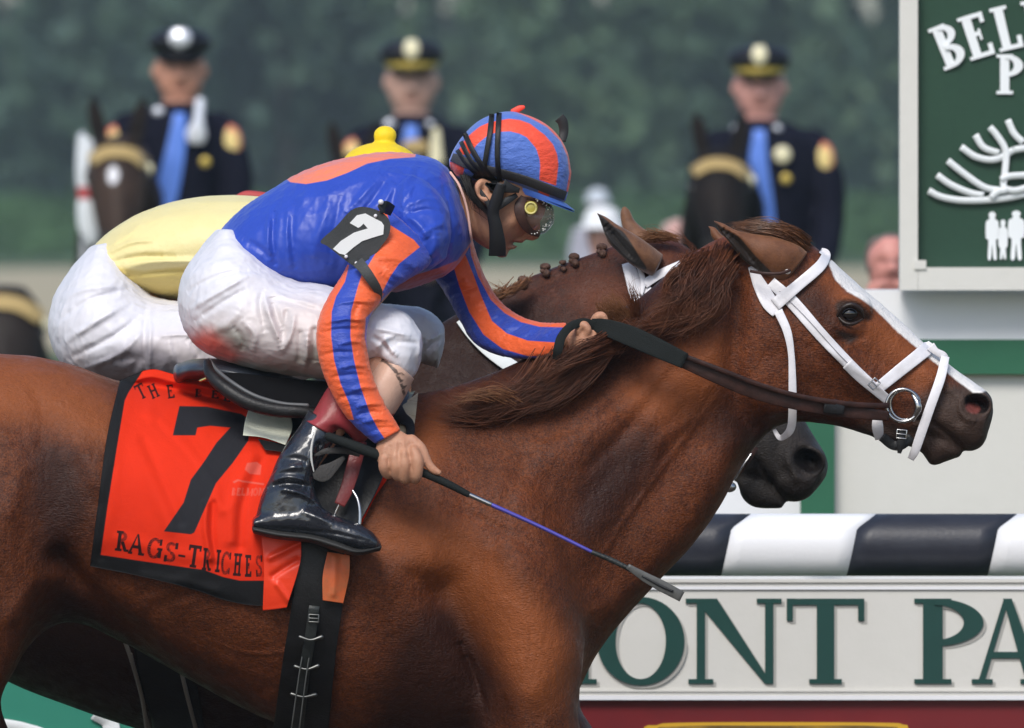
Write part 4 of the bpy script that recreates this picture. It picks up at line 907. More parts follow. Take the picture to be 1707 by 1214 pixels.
# breeches, near leg then far leg
def breeches(sts, strokes, seed, name='breeches', sh=(0, 0)):
    g = G(); loft(g, sts, nu=12, nv=90, round_=(2, 8)); return g
g = breeches([(398, 382, 358, 385, .10, -.01), (445, 425, 330, 418, .150, -.03), (478, 455, 303, 462, .175, -.06), (500, 466, 298, 522, .165, -.09), (516, 470, 330, 580, .15, -.12), (538, 474, 408, 612, .135, -.15), (566, 482, 500, 628, .12, -.18), (600, 494, 566, 632, .108, -.205),
              (640, 508, 622, 608, .098, -.22), (676, 522, 668, 622, .086, -.23), (699, 550, 694, 618, .06, -.235)], None, 0)
loft(g, [(640, 540, 700, 560, .07, -.235), (622, 575, 704, 590, .078, -.24), (625, 592, 694, 622, .07, -.245), (650, 606, 684, 632, .05, -.245)], nu=8, nv=50, round_=(3, 3))
loft(g, [(395, 395, 345, 400, .10, .05), (440, 430, 320, 470, .15, .07), (500, 480, 340, 570, .14, .12), (560, 490, 480, 610, .12, .16), (640, 506, 620, 600, .10, .20), (705, 514, 690, 604, .088, .225), (738, 540, 722, 612, .07, .23), (742, 566, 728, 618, .045, .235)], nu=8, nv=60, round_=(2, 3))
me = remesh(g, .0030, smooth=4)
sculpt(me, [(a_, b_ * .95, c_ * 1.1) for a_, b_, c_ in [([(300, 470), (360, 440), (430, 430), (480, 450)], 6, 7), ([(303, 490), (370, 458), (440, 450)], 5, -7), ([(310, 520), (360, 490), (420, 455)], 5, 6), ([(318, 540), (370, 505), (415, 480)], 5, -5), ([(330, 420), (380, 410), (430, 425)], 6, 5), ([(345, 405), (395, 398), (430, 410)], 5, -4),
    ([(440, 490), (448, 520), (462, 560), (470, 588)], 5, 9), ([(452, 490), (462, 530), (474, 560)], 6, -8), ([(440, 478), (434, 510), (444, 560)], 5, -6), ([(490, 520), (486, 555), (468, 590)], 5, 7), ([(478, 520), (472, 560)], 5, -6), ([(512, 550), (512, 590), (505, 622)], 5, 9), ([(524, 550), (524, 600)], 5, -6), ([(500, 556), (498, 600)], 5, -5),
    ([(400, 530), (425, 560), (420, 590)], 6, 6), ([(386, 540), (405, 570), (395, 590)], 5, -5), ([(340, 560), (380, 540), (405, 510)], 8, 5), ([(452, 488), (500, 500), (540, 512)], 4, 5), ([(452, 497), (500, 510), (540, 522)], 4, -4), ([(350, 590), (420, 612), (500, 630)], 9, -6), ([(540, 500), (536, 560), (530, 610)], 8, -4),
    ([(620, 545), (650, 552), (690, 560)], 5, 6), ([(618, 560), (640, 575), (650, 590)], 4, -7), ([(640, 556), (646, 575), (665, 595)], 4, 7), ([(620, 590), (642, 566), (660, 560)], 4, 6), ([(656, 570), (690, 572), (700, 580)], 4, -4), ([(640, 530), (680, 530), (700, 560)], 7, 5),
    ([(712, 570), (730, 560), (740, 552)], 4, 7), ([(705, 590), (724, 572), (740, 564)], 4, -7), ([(700, 612), (720, 590), (736, 575)], 4, 6), ([(718, 616), (730, 595)], 4, -6), ([(704, 560), (706, 600), (698, 640)], 3, -9), ([(700, 520), (690, 505), (660, 500)], 8, -5)]])
cloth_noise(me, .0024, .10, seed=21); cloth_noise(me, .0008, .05, seed=22)
pp(me, 'pinkw', [[(322, 560), (350, 552), (390, 575), (400, 612), (350, 600), (310, 580)]], True)
pp(me, 'dirt', [[(395, 596), (450, 600), (500, 590), (560, 570), (600, 620), (560, 660), (400, 640)], [(360, 550), (400, 545), (420, 570), (400, 590)]], True)
pp(me, 'skinw', [[(330, 540), (420, 510), (520, 500), (560, 560), (520, 640), (360, 620)], [(700, 600), (740, 590), (740, 640), (700, 640)]], True)
link('breeches', me, M_pants, J1)

# boots
M_boot = material('glossy black boot leather', (.014, .017, .024), rough=.18, spec=.6, coat=.5, bump=[(45, .0022)], rough_layers=[(25, .14, .4)])
M_maroon = material('maroon boot top', (.30, .035, .045), rough=.4, spec=.5, vary=(25, .6, (.22, .05, .035)), bump=[(80, .0012)])
def boot(dd):
    g = G()
    loft(g, [(514, 684, 566, 716, .046, dd + .03), (498, 712, 556, 740, .048, dd + .02), (470, 752, 530, 778, .047, dd), (450, 795, 524, 805, .045, dd - .01), (434, 832, 530, 832, .042, dd - .015), (426, 868, 550, 862, .040, dd - .018), (432, 884, 560, 880, .037, dd - .018)], nu=10, nv=50, round_=(2, 3))
    loft(g, [(424, 862, 424, 884, .034, dd - .018), (470, 840, 470, 893, .042, dd - .018), (520, 838, 520, 898, .042, dd - .02), (560, 860, 560, 910, .043, dd - .024), (596, 872, 598, 920, .042, dd - .026), (622, 888, 622, 920, .034, dd - .026), (633, 902, 633, 916, .018, dd - .026)], nu=8, nv=46, round_=(4, 3))
    me = remesh(g, .0024, smooth=4)
    sculpt(me, [([(446, 800), (470, 782), (510, 778)], 5, 6), ([(442, 815), (480, 806), (520, 812)], 5, -7), ([(455, 770), (490, 765), (515, 772)], 6, -6), ([(440, 806), (480, 795), (524, 806)], 4, 5), ([(466, 815), (500, 822), (528, 836)], 4, 7), ([(524, 740), (516, 770), (521, 792)], 3, 5), ([(532, 742), (526, 775)], 4, -7),
        ([(510, 840), (535, 850), (560, 865)], 6, -6), ([(500, 850), (530, 862), (560, 874)], 5, 4), ([(425, 878), (480, 882), (560, 890), (625, 905)], 3, -3)])
    cloth_noise(me, .0010, .05, seed=31)
    return link('boot', me, M_boot, J1)
b1 = boot(-.335)
g = G(); loft(g, [(422, 876, 424, 890, .037, -.353), (470, 884, 462, 899, .045, -.353), (520, 890, 516, 905, .045, -.355), (560, 900, 556, 918, .046, -.36), (598, 914, 594, 926, .045, -.361), (634, 908, 632, 919, .022, -.361)], nu=6, nv=30, round_=(3, 3)); link('sole', recalc(g.mesh()), material('worn black sole', (.022, .022, .021), rough=.6, bump=[(200, .001)]), b1); bpy.data.objects['sole'].parent = b1
g = G(); loft(g, [(640, 588, 690, 632, .052, -.262), (620, 612, 674, 664, .052, -.268), (598, 640, 650, 700, .052, -.276), (570, 655, 622, 720, .052, -.288), (552, 640, 600, 740, .055, -.296), (520, 690, 570, 716, .052, -.308), (508, 700, 556, 728, .047, -.315)], nu=6, nv=40, round_=(2, 2))
me = recalc(g.mesh()); pp(me, 'tan', [[(600, 560), (720, 560), (720, 680), (670, 690), (640, 690), (612, 640)]]); 
rov = []
for ch, x, y, a in (('R', 633, 603, 20), ('O', 644, 606, 34), ('V', 654, 616, 48), ('T', 661, 627, 56), ('I', 667, 637, 62), ('I', 669, 645, 68)): rov += letter_polys(ch, bent(x, y, a, 12, .9), s=.16, t=.14, f=.03, q=.08)[0][0]
pp(me, 'ink', rov + [cr([(618, 592), (640, 598), (660, 615), (674, 645), (676, 662), (672, 662), (668, 645), (656, 620), (638, 602), (617, 595)], 2, True)])
m2 = material('boot top two tone', (.30, .035, .045), rough=.4, layers=[('tan', (.62, .40, .30), 1.5), ('ink', (.03, .02, .02), .9, .85)], bump=[(80, .0012)], vary=(25, .6, (.20, .04, .03)))
link('boot_top', me, m2, J1)
g = G(); ribbon(g, [(524, 760), (545, 752), (575, 752), (600, 758)], [4, 10, 10, 8], depths=[-.365, -.37, -.36, -.35], thick=.004); ribbon(g, [(522, 794), (538, 790), (556, 778), (574, 762)], [10, 28, 18, 6], depths=[-.372, -.375, -.37, -.36], thick=.004)
link('boot_strap', recalc(g.mesh()), material('grey suede', (.045, .042, .040), rough=.8, bump=[(200, .002)]), J1)
g = G(); tube(g, [(527, 716, -.377), (520, 740, -.382), (519, 764, -.382), (523, 786, -.38)], [.0015, .0022, .0022, .0012]); link('boot_seam', recalc(g.mesh()), material('grey piping', (.55, .55, .52), rough=.5), J1)
g = G(); tube(g, [(600, 690, .31), (500, 850, .33), (580, 885, .33)], [.05, .045, .03]); link('boot', recalc(g.mesh()), M_boot, J1)

# helmet
M_cap = material('blue helmet cover', (.085, .175, .56), rough=.5, sheen=.2, layers=[('org', (.86, .082, .035), .9), ('pale', (.80, .28, .22), 1.2, .7)], bump=[(45, .0045, (1, 1, 2), 4), (900, .0004)], vary=(10, .3, (.06, .12, .45)))
HE = link('helmet', (lambda: (lambda g: (loft(g, [(750, 264, 754, 284, .045, -.02), (757, 248, 764, 297, .075, -.02), (772, 226, 782, 300, .095, -.02), (796, 203, 804, 303, .106, -.02), (824, 190, 830, 306, .112, -.02), (852, 186, 852, 312, .112, -.02), (882, 193, 878, 322, .108, -.02), (910, 207, 900, 331, .100, -.02), (932, 228, 918, 338, .086, -.02), (946, 254, 930, 341, .066, -.02), (952, 284, 941, 336, .040, -.02)], nu=10, nv=64, round_=(3, 4), exp=.72), g)[1])(G()))().mesh(), M_cap, J1)
me = HE.data; recalc(me)
sculpt(me, [([(850, 250), (868, 244), (890, 252)], 3, 1.2), ([(846, 258), (870, 252), (895, 262)], 3, -1.2), ([(842, 268), (868, 262), (896, 274)], 3, 1.2)])
ringo = [(786, 222), (800, 211), (816, 204), (848, 198), (866, 200), (883, 206), (908, 225), (922, 241), (929, 258), (931, 275), (927, 310), (899, 300), (901, 271), (894, 248), (878, 229), (866, 223), (850, 219), (832, 220), (814, 225), (795, 241), (783, 258), (765, 258), (765, 250), (774, 234)]
pp(me, 'org', [ringo, [(750, 270), (776, 270), (771, 296), (750, 290)], [(846, 180), (890, 200), (912, 212), (935, 236), (946, 262), (949, 290), (944, 320), (960, 320), (970, 250), (920, 190)], [(900, 316), (918, 322), (914, 329), (896, 320)]])
pp(me, 'pale', [[(930, 225), (950, 255), (955, 300), (947, 315), (960, 315), (970, 240)]])
g = G(); XYv = coons([(838, 296), (870, 304), (905, 318), (940, 332), (957, 344)], [(832, 300), (866, 312), (900, 324), (932, 340), (958, 350)], [(838, 296), (832, 300)], [(957, 344), (958, 350)], 30, 6)
# peak: a curved brim round the front of the helmet
rows = []
for i, t in enumerate(np.linspace(0, 1, 10)):
    row = []
    for a in np.linspace(-1, 1, 31):
        s = abs(a); px = 836 + (943 + 16 * t - 836) * math.cos(a * 1.35) ** .75; py0 = 300 + (px - 836) * .36 + 4 * t
        dd = -.02 + (.112 - .006 * t) * math.sin(a * 1.35) / math.sin(1.35)
        row.append(Parr(px, py0 + 3 * t, dd))
    rows.append(row)
V = np.array(rows); V2 = V.copy(); V2[..., 2] -= .004
gg = G(); gg.grid(V); gg.grid(V2, flip=True)
ob = link('peak', gg.mesh(), material('blue peak', (.05, .12, .42), rough=.45, bump=[(60, .001)]), HE)
def child(par, name, g_, m): return link(name, recalc(g_.mesh()), m, par)
BVH = bvh_of(HE)
g = G(); ribbon(g, [(753, 262), (768, 268), (790, 278), (830, 288), (870, 299), (905, 312), (943, 327)], [14, 17, 16, 15, 15, 16, 15], BVH, off=.003, thick=.003, fall=-.02, across=7); child(HE, 'goggle_band', g, material('grey elastic', (.055, .055, .056), rough=.7, bump=[(500, .001)]))
g = G(); tube(g, [(856, 186, -.02), (866, 181, -.02), (872, 179, -.02)], [.006, .006, .004], flat=((0, 1, 0), .5)); child(HE, 'bow', g, material('red ribbon', (.85, .07, .04), rough=.5))
for pts, w in [([(820, 190), (816, 225), (810, 262), (806, 295), (822, 312)], 7), ([(832, 188), (830, 220), (829, 260), (832, 295), (838, 315)], 7), ([(774, 222), (790, 255), (810, 285), (832, 310)], 7), ([(768, 236), (784, 266), (806, 292), (830, 314)], 6), ([(762, 250), (780, 276), (804, 298), (828, 318)], 6), ([(790, 290), (806, 300), (830, 318)], 10)]:
    g = G(); ribbon(g, pts, w * 1.25, BVH, off=.005, thick=.003, fall=-.10); child(HE, 'goggle_strap', g, M_black_elastic)
g = G(); ribbon(g, [(836, 306), (828, 332), (822, 355), (826, 378), (829, 404), (829, 427)], [16, 20, 20, 22, 27, 29], depths=[-.118, -.112, -.105, -.10, -.092, -.08], thick=.004, puff=.004); child(HE, 'chin_strap', g, M_black_elastic)
g = G(); ribbon(g, [(794, 310), (812, 336), (822, 356)], [6, 9, 10], depths=[-.105, -.108, -.108], thick=.003); ribbon(g, [(838, 310), (850, 314), (866, 318)], [24, 16, 8], depths=[-.115, -.112, -.105], thick=.004); ribbon(g, [(830, 345), (845, 335), (862, 325)], [12, 12, 8], depths=[-.108, -.108, -.100], thick=.003); child(HE, 'side_strap', g, M_black_elastic)
g = G(); ribbon(g, [(932, 196), (938, 204), (940, 220), (937, 236)], [18, 17, 15, 12], depths=[-.02, -.02, -.02, -.025], thick=.006); child(HE, 'strap_loop', g, M_black_elastic)
# goggles
M_lens = material('clear lens', (.22, .15, .13), rough=.05, spec=1.0, alpha=.42)
g = G(); loft(g, [(872, 332, 882, 388, .062, -.022), (888, 333, 896, 392, .064, -.022), (906, 338, 911, 387, .056, -.022), (921, 345, 922, 374, .038, -.022)], nu=8, nv=40, round_=(1, 3)); GO = link('goggles', recalc(g.mesh()), M_lens, J1)
g = G(); tube(g, [(885, 347, -.080), (885, 347, -.092), (885, 347, -.0945)], [.0135, .0135, .0118], nu=2, nv=28, cap=False); child(GO, 'vent', g, material('amber vent', (.48, .40, .07), rough=.25, spec=.6))
g = G(); ring(g, (885, 347), 9, -.0955, .002); child(GO, 'vent_rim', g, material('pale amber', (.70, .62, .22), rough=.3))
g = G(); ribbon(g, [(874, 328), (866, 345), (870, 366), (882, 384), (900, 392)], [12, 18, 16, 12, 8], depths=[-.082, -.090, -.086, -.066, -.035], thick=.004); tube(g, [(874, 330, -.085), (895, 334, -.072), (918, 344, -.045)], .0028); child(GO, 'goggle_rim', g, material('brown goggle foam', (.075, .036, .028), rough=.5, vary=(60, .7, (.03, .015, .012))))

# number on the arm
AN = thing('armband', 'dark grey armband with white number 7 on the blue rider sleeve', 'armband')
M_pad = material('dark grey felt pad', (.058, .060, .060), rough=.7, bump=[(300, .001)], vary=(20, .5, (.038, .04, .04)))
pad = cr([(534, 402), (560, 378), (585, 351), (605, 345), (628, 350), (645, 361), (651, 376), (647, 395), (636, 410), (620, 432), (602, 448), (584, 440), (560, 422), (545, 410)], 3, True)
def plate(g, poly, d0, d1, x0, x1, t, inset=.0):
    """a stiff flat plate: outline in photo points, depth running from d0 at x0 to d1 at x1"""
    q = np.asarray(poly, float); D = d0 + (d1 - d0) * (q[:, 0] - x0) / (x1 - x0)
    F = Parr(q[:, 0], q[:, 1], D - t); B = Parr(q[:, 0], q[:, 1], D); n = len(q)
    g.add(np.vstack([F, B]), [tuple(range(n)), tuple(range(2 * n - 1, n - 1, -1))] + [(k, k + n, (k + 1) % n + n, (k + 1) % n) for k in range(n)]); return g
link('pad', plate(G(), pad, -.352, -.300, 534, 651, .006).mesh(), M_pad, AN, smooth=False)
sv = [(583, 372), (595, 359), (609, 356), (636, 370), (640, 376), (639, 391), (622, 396), (604, 402), (590, 412), (575, 425), (566, 423), (555, 415), (568, 402), (590, 388), (613, 381), (606, 373), (601, 378), (597, 380)]
link('digit', recalc(plate(G(), sv, -.3585, -.3065, 534, 651, .0015).mesh()), material('white felt', (.88, .88, .86), rough=.7), AN, smooth=False)
for x, y in ((626, 360), (577, 428), (594, 439), (635, 337)):
    g = G(); dd = -.352 + .052 * (x - 534) / 117 - .008; tube(g, [(x, y, dd + .002), (x, y, dd - .001)], .0036 if y > 350 else .0055, nu=2, nv=14); link('rivet', recalc(g.mesh()), M_white_strap, AN)
g = G(); ribbon(g, [(632, 350), (642, 346), (655, 352)], [14, 22, 18], depths=[-.31, -.30, -.27], thick=.006); link('tab', recalc(g.mesh()), M_black_elastic, AN)
g = G(); ribbon(g, [(596, 436), (606, 448), (618, 465), (630, 485), (632, 504)], [20, 18, 17, 14, 8], depths=[-.345, -.368, -.372, -.355, -.32], thick=.004); link('band', recalc(g.mesh()), M_pad, AN)

# whip
WH = thing('whip', 'long riding whip with blue shaft and flat tip held low in the near hand', 'whip')
path_tube('grip', [(548, 728, -.385), (585, 742, -.386), (622, 756, -.388), (700, 786, -.39), (745, 806, -.395), (780, 824, -.398)], [.0085, .0105, .0105, .0085, .0075, .0062], M_rubber, WH)
path_tube('ferrule', [(780, 824, -.398), (798, 832, -.399), (818, 841, -.40)], .0050, M_metal, WH)
path_tube('shaft', [(818, 841, -.40), (900, 878, -.402), (988, 921, -.405)], [.0044, .0040, .0036], material('metallic violet blue', (.10, .085, .42), rough=.25, metal=.4, spec=.7), WH)
path_tube('binding', [(988, 921, -.405), (1015, 932, -.405), (1040, 944, -.406), (1058, 953, -.406)], [.0044, .0052, .0050, .0056], M_strapblk, WH)
g = G(); ribbon(g, [(1046, 944), (1075, 962), (1105, 978), (1137, 995)], [9, 16, 19, 18], depths=[-.406, -.407, -.408, -.408], thick=.004); link('tip', recalc(g.mesh()), material('grey leather flap', (.085, .085, .08), rough=.4, vary=(40, .6, (.03, .03, .03))), WH)
g = G(); ribbon(g, [(1070, 960), (1100, 976), (1122, 986)], [3, 5, 4], depths=[-.411, -.412, -.413], thick=.002); link('slot', recalc(g.mesh()), M_black_elastic, WH)

g = G()
for i in range(46):                                  # pale specks put in as glints among mud and drops on the lens edge
    a = rnd.uniform(-1.2, 1.5); x = 884 + 38 * math.cos(a) + rnd.uniform(-8, 2); y = 360 + 29 * math.sin(a) + rnd.uniform(-4, 3); r_ = rnd.uniform(.0006, .0017)
    ball(g, (x, y, -.022 - .066 * max(.1, math.sqrt(max(0, 1 - ((x - 880) / 46) ** 2)))), r_, 5, 6)
link('lens_glint_specks', recalc(g.mesh()), material('pale glint and mud specks', (.62, .60, .56), rough=.5), GO, kind='stuff')
g = G(); tube(g, [(871, 352, -.088), (880, 347, -.086), (893, 349, -.076)], [.002, .003, .002]); link('eyebrow', recalc(g.mesh()), bpy.data.materials['black hair'], J1)
# ---------------------------------------------------------------- the horse behind, on the far side
DD = .92
H2 = thing('racehorse', 'dark bay racehorse half hidden behind the chestnut, with braided mane and dark muzzle', 'horse')
g = G()
def sh(L, dx, dy): return [(a + dx, b + dy, c + dx, d + dy, h, DD + (q[0] if q else 0), *(q[1:] if q else ())) for a, b, c, d, h, *q in L]
loft(g, [(-520, 740, -500, 880, .15, DD), (-400, 640, -380, 1040, .27, DD), (-280, 622, -220, 1080, .29, DD), (-140, 640, -100, 1070, .29, DD), (0, 665, 10, 1136, .30, DD), (110, 680, 110, 1176, .30, DD), (220, 690, 215, 1212, .31, DD), (330, 695, 330, 1240, .31, DD), (440, 700, 450, 1240, .30, DD),
         (520, 690, 620, 1240, .28, DD), (590, 640, 760, 1180, .24, DD), (655, 590, 860, 1080, .19, DD), (722, 545, 930, 990, .16, DD), (790, 505, 980, 920, .135, DD), (860, 468, 1030, 860, .12, DD, -.2), (935, 438, 1070, 810, .11, DD, -.2), (1005, 414, 1100, 778, .105, DD, -.1),
         (1060, 398, 1122, 762, .105, DD), (1108, 396, 1138, 758, .105, DD), (1150, 415, 1150, 762, .105, DD), (1188, 455, 1160, 768, .10, DD), (1220, 505, 1172, 776, .088, DD, .1), (1252, 560, 1188, 786, .078, DD, .1), (1284, 612, 1206, 796, .070, DD), (1316, 662, 1226, 802, .066, DD), (1342, 702, 1250, 800, .066, DD),
         (1360, 732, 1284, 808, .066, DD), (1374, 754, 1308, 826, .060, DD), (1380, 772, 1330, 834, .05, DD), (1379, 788, 1352, 824, .03, DD)], nu=9, nv=52, round_=(10, 3))
loft(g, [(1200, 760, 1232, 806, .034, DD), (1226, 772, 1236, 828, .036, DD), (1250, 776, 1252, 844, .036, DD), (1272, 790, 1272, 848, .036, DD), (1292, 812, 1290, 848, .030, DD), (1306, 834, 1302, 848, .02, DD)], nu=8, nv=28, round_=(4, 3))
loft(g, [(1310, 740, 1292, 822, .060, DD), (1340, 745, 1314, 836, .062, DD), (1368, 768, 1334, 836, .055, DD), (1372, 790, 1350, 828, .035, DD), (1364, 806, 1354, 822, .02, DD)], nu=8, nv=28, round_=(6, 3))
for s in (-1, 1): ball(g, (1350, 770, DD + s * .045), (.034, .026, .032)); ball(g, (1195, 500, DD + s * .07), (.05, .03, .035))
for s in (-1, 1):
    loft(g, [(500, 800, 640, 800, .08, DD + s * .14), (520, 960, 720, 970, .11, DD + s * .16), (560, 1120, 720, 1130, .11, DD + s * .16), (570, 1250, 700, 1250, .09, DD + s * .16)], nu=6, nv=26, round_=(8, 8))
    loft(g, [(-440, 720, -150, 740, .10, DD + s * .16), (-400, 900, -90, 900, .14, DD + s * .17), (-340, 1050, -130, 1060, .12, DD + s * .16), (-310, 1200, -190, 1200, .09, DD + s * .15)], nu=6, nv=26, round_=(8, 8))
legs(g, [[(640, 1200, .10), (760, 1400, .06), (830, 1540, .048), (800, 1720, .03), (750, 1850, .036), (720, 1900, .055)], [(640, 1200, .10), (690, 1380, .06), (620, 1520, .048), (520, 1640, .03), (460, 1700, .036), (430, 1730, .055)]],
     [[(-250, 1150, .10), (-180, 1380, .065), (-250, 1540, .05), (-150, 1740, .032), (-100, 1880, .036), (-70, 1925, .055)], [(-250, 1150, .10), (-380, 1380, .065), (-340, 1540, .05), (-400, 1740, .032), (-450, 1880, .036), (-430, 1925, .055)]], (0, 0), DD)
me = remesh(g, .0055, smooth=6)
relax(me, lambda x, y, co: np.clip((1080 - x) / 80, 0, 1), 30)
sculpt(me, [([(1350, 770)], 20, -30), ([(1342, 764), (1358, 776)], 12, -22), ([(1322, 752), (1316, 772), (1330, 796), (1352, 800)], 7, 7), ([(1330, 744), (1356, 742), (1374, 760)], 7, 6), ([(1262, 768), (1280, 796), (1298, 822), (1310, 838)], 4, -10), ([(1300, 735), (1296, 760), (1306, 790)], 10, -6),
    ([(1000, 440), (930, 462), (860, 500)], 14, -8), ([(1080, 460), (1060, 520), (1065, 600)], 20, -12), ([(960, 520), (900, 560)], 30, 8), ([(1110, 430), (1130, 440)], 18, 6), ([(860, 540), (780, 600)], 30, -8)], both=True)
pp(me, 'muzz', [[(1230, 700), (1320, 690), (1400, 720), (1400, 860), (1200, 860), (1215, 780)]], True)
pp(me, 'pit', [[(1322, 760), (1334, 749), (1350, 748), (1366, 758), (1375, 776), (1366, 788), (1350, 790), (1332, 780)]], True)
pp(me, 'darkp', [[(700, 480), (900, 520), (940, 640), (860, 720), (600, 720), (600, 560)], [(-100, 1000), (600, 1000), (600, 1300), (-100, 1300)], [(1150, 700), (1300, 700), (1300, 860), (1150, 860)]], True)  # neck shading painted into the coat, with dark belly and jaw patches
pp(me, 'rusty', [[(960, 480), (1040, 470), (1060, 540), (990, 540)], [(1060, 400), (1110, 400), (1120, 440), (1060, 440)]], True)
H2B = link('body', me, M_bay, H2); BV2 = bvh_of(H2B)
M_ear2 = material('bay horse ear', (.17, .072, .030), rough=.6, layers=[('sooty', (.010, .007, .006), 1.5)], vary=[(60, .6, (.08, .03, .014))], bump=[(300, .001)], sheen=.2)
ear_obj(H2, [(995, 355, 998, 361, .003, DD - .13), (1012, 363, 1004, 378, .010, DD - .125), (1028, 374, 1014, 404, .016, DD - .12), (1046, 384, 1030, 420, .021, DD - .115), (1066, 396, 1048, 438, .026, DD - .11), (1086, 410, 1070, 452, .028, DD - .10), (1104, 424, 1086, 460, .028, DD - .085)],
        [(997, 357), (1010, 366), (1024, 378), (1038, 386), (1050, 402), (1066, 428), (1078, 448), (1064, 446), (1044, 432), (1024, 414), (1006, 386)], [(1006, 372), (1028, 398), (1048, 422), (1066, 440)], M_ear2)
ear_obj(H2, [(1043, 345, 1037, 347, .003, DD + .07), (1050, 352, 1034, 358, .008, DD + .07), (1058, 368, 1037, 378, .014, DD + .07), (1074, 382, 1044, 396, .018, DD + .06), (1094, 392, 1064, 410, .02, DD + .05)], None, None, M_ear2)
g = G(); ball(g, (1200, 505, DD - .095), (.018, .012, .016)); link('eye', recalc(g.mesh()), M_eye, H2)
M_braid = material('braided dark mane', (.060, .026, .016), rough=.6, bump=[(200, .004)], vary=(80, .8, (.14, .07, .045)))
for x, y, r in ((872, 465, .0115), (909, 444, .0115), (938, 437, .008), (957, 427, .0115), (1003, 411, .012)):
    g = G(); y += 4; r *= .86; ball(g, (x, y - 3, DD - .02), (r * 1.15, r, r * .8)); ball(g, (x + 2, y + 8, DD - .03), (r * .8, r, r * .9)); ball(g, (x - 5, y + 4, DD - .03), (r * .5, r * .5, r * .5)); me = recalc(g.mesh()); cloth_noise(me, .0015, .015, seed=x); link('mane_braid', me, M_braid, H2)
g = G(); gd = [([(884 - i * 9, 464 + i * 4, DD - .08), (866 - i * 9, 480 + i * 4, DD - .12), (842 - i * 8, 484 + i * 4, DD - .12), (814 - i * 7, 470 + i * 5, DD - .12)], 24, 4, 5, .0009) for i in range(7)]
gd += [([(1130 - i * 4, 398, DD - .06), (1100 - i * 5, 386 + i * 2, DD - .07), (1066 - i * 2, 382 + i * 3, DD - .07)], 16, 3, 3, .0008) for i in range(8)]
strands(g, gd, 41); link('mane', g.mesh(), M_hair_tan, H2, kind='stuff')
B2 = thing('bridle', 'white browband bridle on the far bay horse seen behind the chestnut neck', 'bridle')
strap('headpiece', [(1046, 438), (1056, 470), (1064, 500), (1084, 524)], [20, 24, 22, 16], M_white_strap, B2, BV2, off=.006)
strap('headpiece', [(1066, 446), (1072, 470), (1068, 492)], [9, 9, 7], M_white_strap, B2, BV2, off=.012)
strap('browband', [(1074, 474), (1092, 462), (1110, 452), (1135, 440)], [15, 15, 14, 12], M_white_strap, B2, BV2, off=.012)
strap('cheekpiece', [(1078, 480), (1085, 500), (1086, 530), (1100, 580)], [14, 15, 13, 12], M_white_strap, B2, BV2, off=.006)
strap('jaw_strap', [(1258, 744), (1240, 772), (1222, 796)], [16, 15, 14], M_leather_brn, B2, depths=[DD - .08, DD - .085, DD - .075], off=.0)  # dark brown leather strap across the lower jaw
g = G(); tube(g, [(1252, 757, DD - .09), (1238, 778, DD - .095), (1226, 800, DD - .09)], .0022); ball(g, (1216, 812, DD - .09), (.014, .010, .011)); link('bit', recalc(g.mesh()), M_metal, B2)
link_b = strap('breast_collar', [(768, 532), (790, 560), (820, 588), (868, 622)], [18, 20, 22, 24], material('white web strap', (.72, .76, .76), rough=.6), B2, BV2, off=.012)
link_b.name = 'neck_strap'

J2 = thing('person', 'jockey in pale yellow silks crouched on the far horse behind the blue rider', 'jockey')
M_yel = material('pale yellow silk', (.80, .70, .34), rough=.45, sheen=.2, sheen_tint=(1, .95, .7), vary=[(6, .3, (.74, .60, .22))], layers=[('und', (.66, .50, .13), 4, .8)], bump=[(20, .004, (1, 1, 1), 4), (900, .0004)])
M_yelcap = material('bright yellow cap', (.86, .62, .015), rough=.6, bump=[(60, .003), (500, .001)])
JD = .88
g = G()
tube(g, [(240, 470, JD), (400, 430, JD), (560, 390, JD), (620, 345, JD), (640, 320, JD - .02)], [.06, .08, .08, .05, .05]); ball(g, (645, 312, JD - .02), (.07, .07, .07))
for s in (-1, 1): tube(g, [(570, 390, JD + s * .14), (585, 480, JD + s * .19), (610, 560, JD + s * .15), (660, 640, JD + s * .12)], [.04, .036, .03, .025])
tube(g, [(200, 520, JD - .06), (350, 580, JD - .16), (490, 580, JD - .2), (420, 700, JD - .28), (360, 860, JD - .3)], [.06, .055, .04, .035, .025]); tube(g, [(200, 520, JD + .06), (350, 580, JD + .16), (490, 580, JD + .2), (420, 700, JD + .28), (360, 860, JD + .3)], [.06, .055, .04, .035, .025])
for s in (-1, 1):
    for k in range(4): tube(g, [(660, 640 + k * 9, JD + s * .1), (674, 640 + k * 9, JD + s * .1), (680, 646 + k * 9, JD + s * .1), (670, 650 + k * 8, JD + s * .1)], .009)
me = remesh(g, .005, smooth=3); link('body', me, M_skin, J2)
g = G()
loft(g, [(158, 408, 232, 492, .14, JD), (190, 380, 282, 500, .165, JD), (240, 352, 340, 502, .175, JD), (310, 332, 400, 500, .185, JD), (390, 325, 470, 496, .19, JD), (470, 330, 540, 480, .19, JD), (550, 320, 600, 450, .17, JD), (610, 300, 640, 400, .10, JD), (635, 300, 650, 370, .07, JD)], nu=10, nv=70, round_=(3, 3))
for s in (-1, 1): tube(g, [(560, 370, JD + s * .13), (575, 470, JD + s * .19), (600, 550, JD + s * .15), (645, 620, JD + s * .12)], [.07, .055, .045, .035])
me = remesh(g, .004, smooth=5)
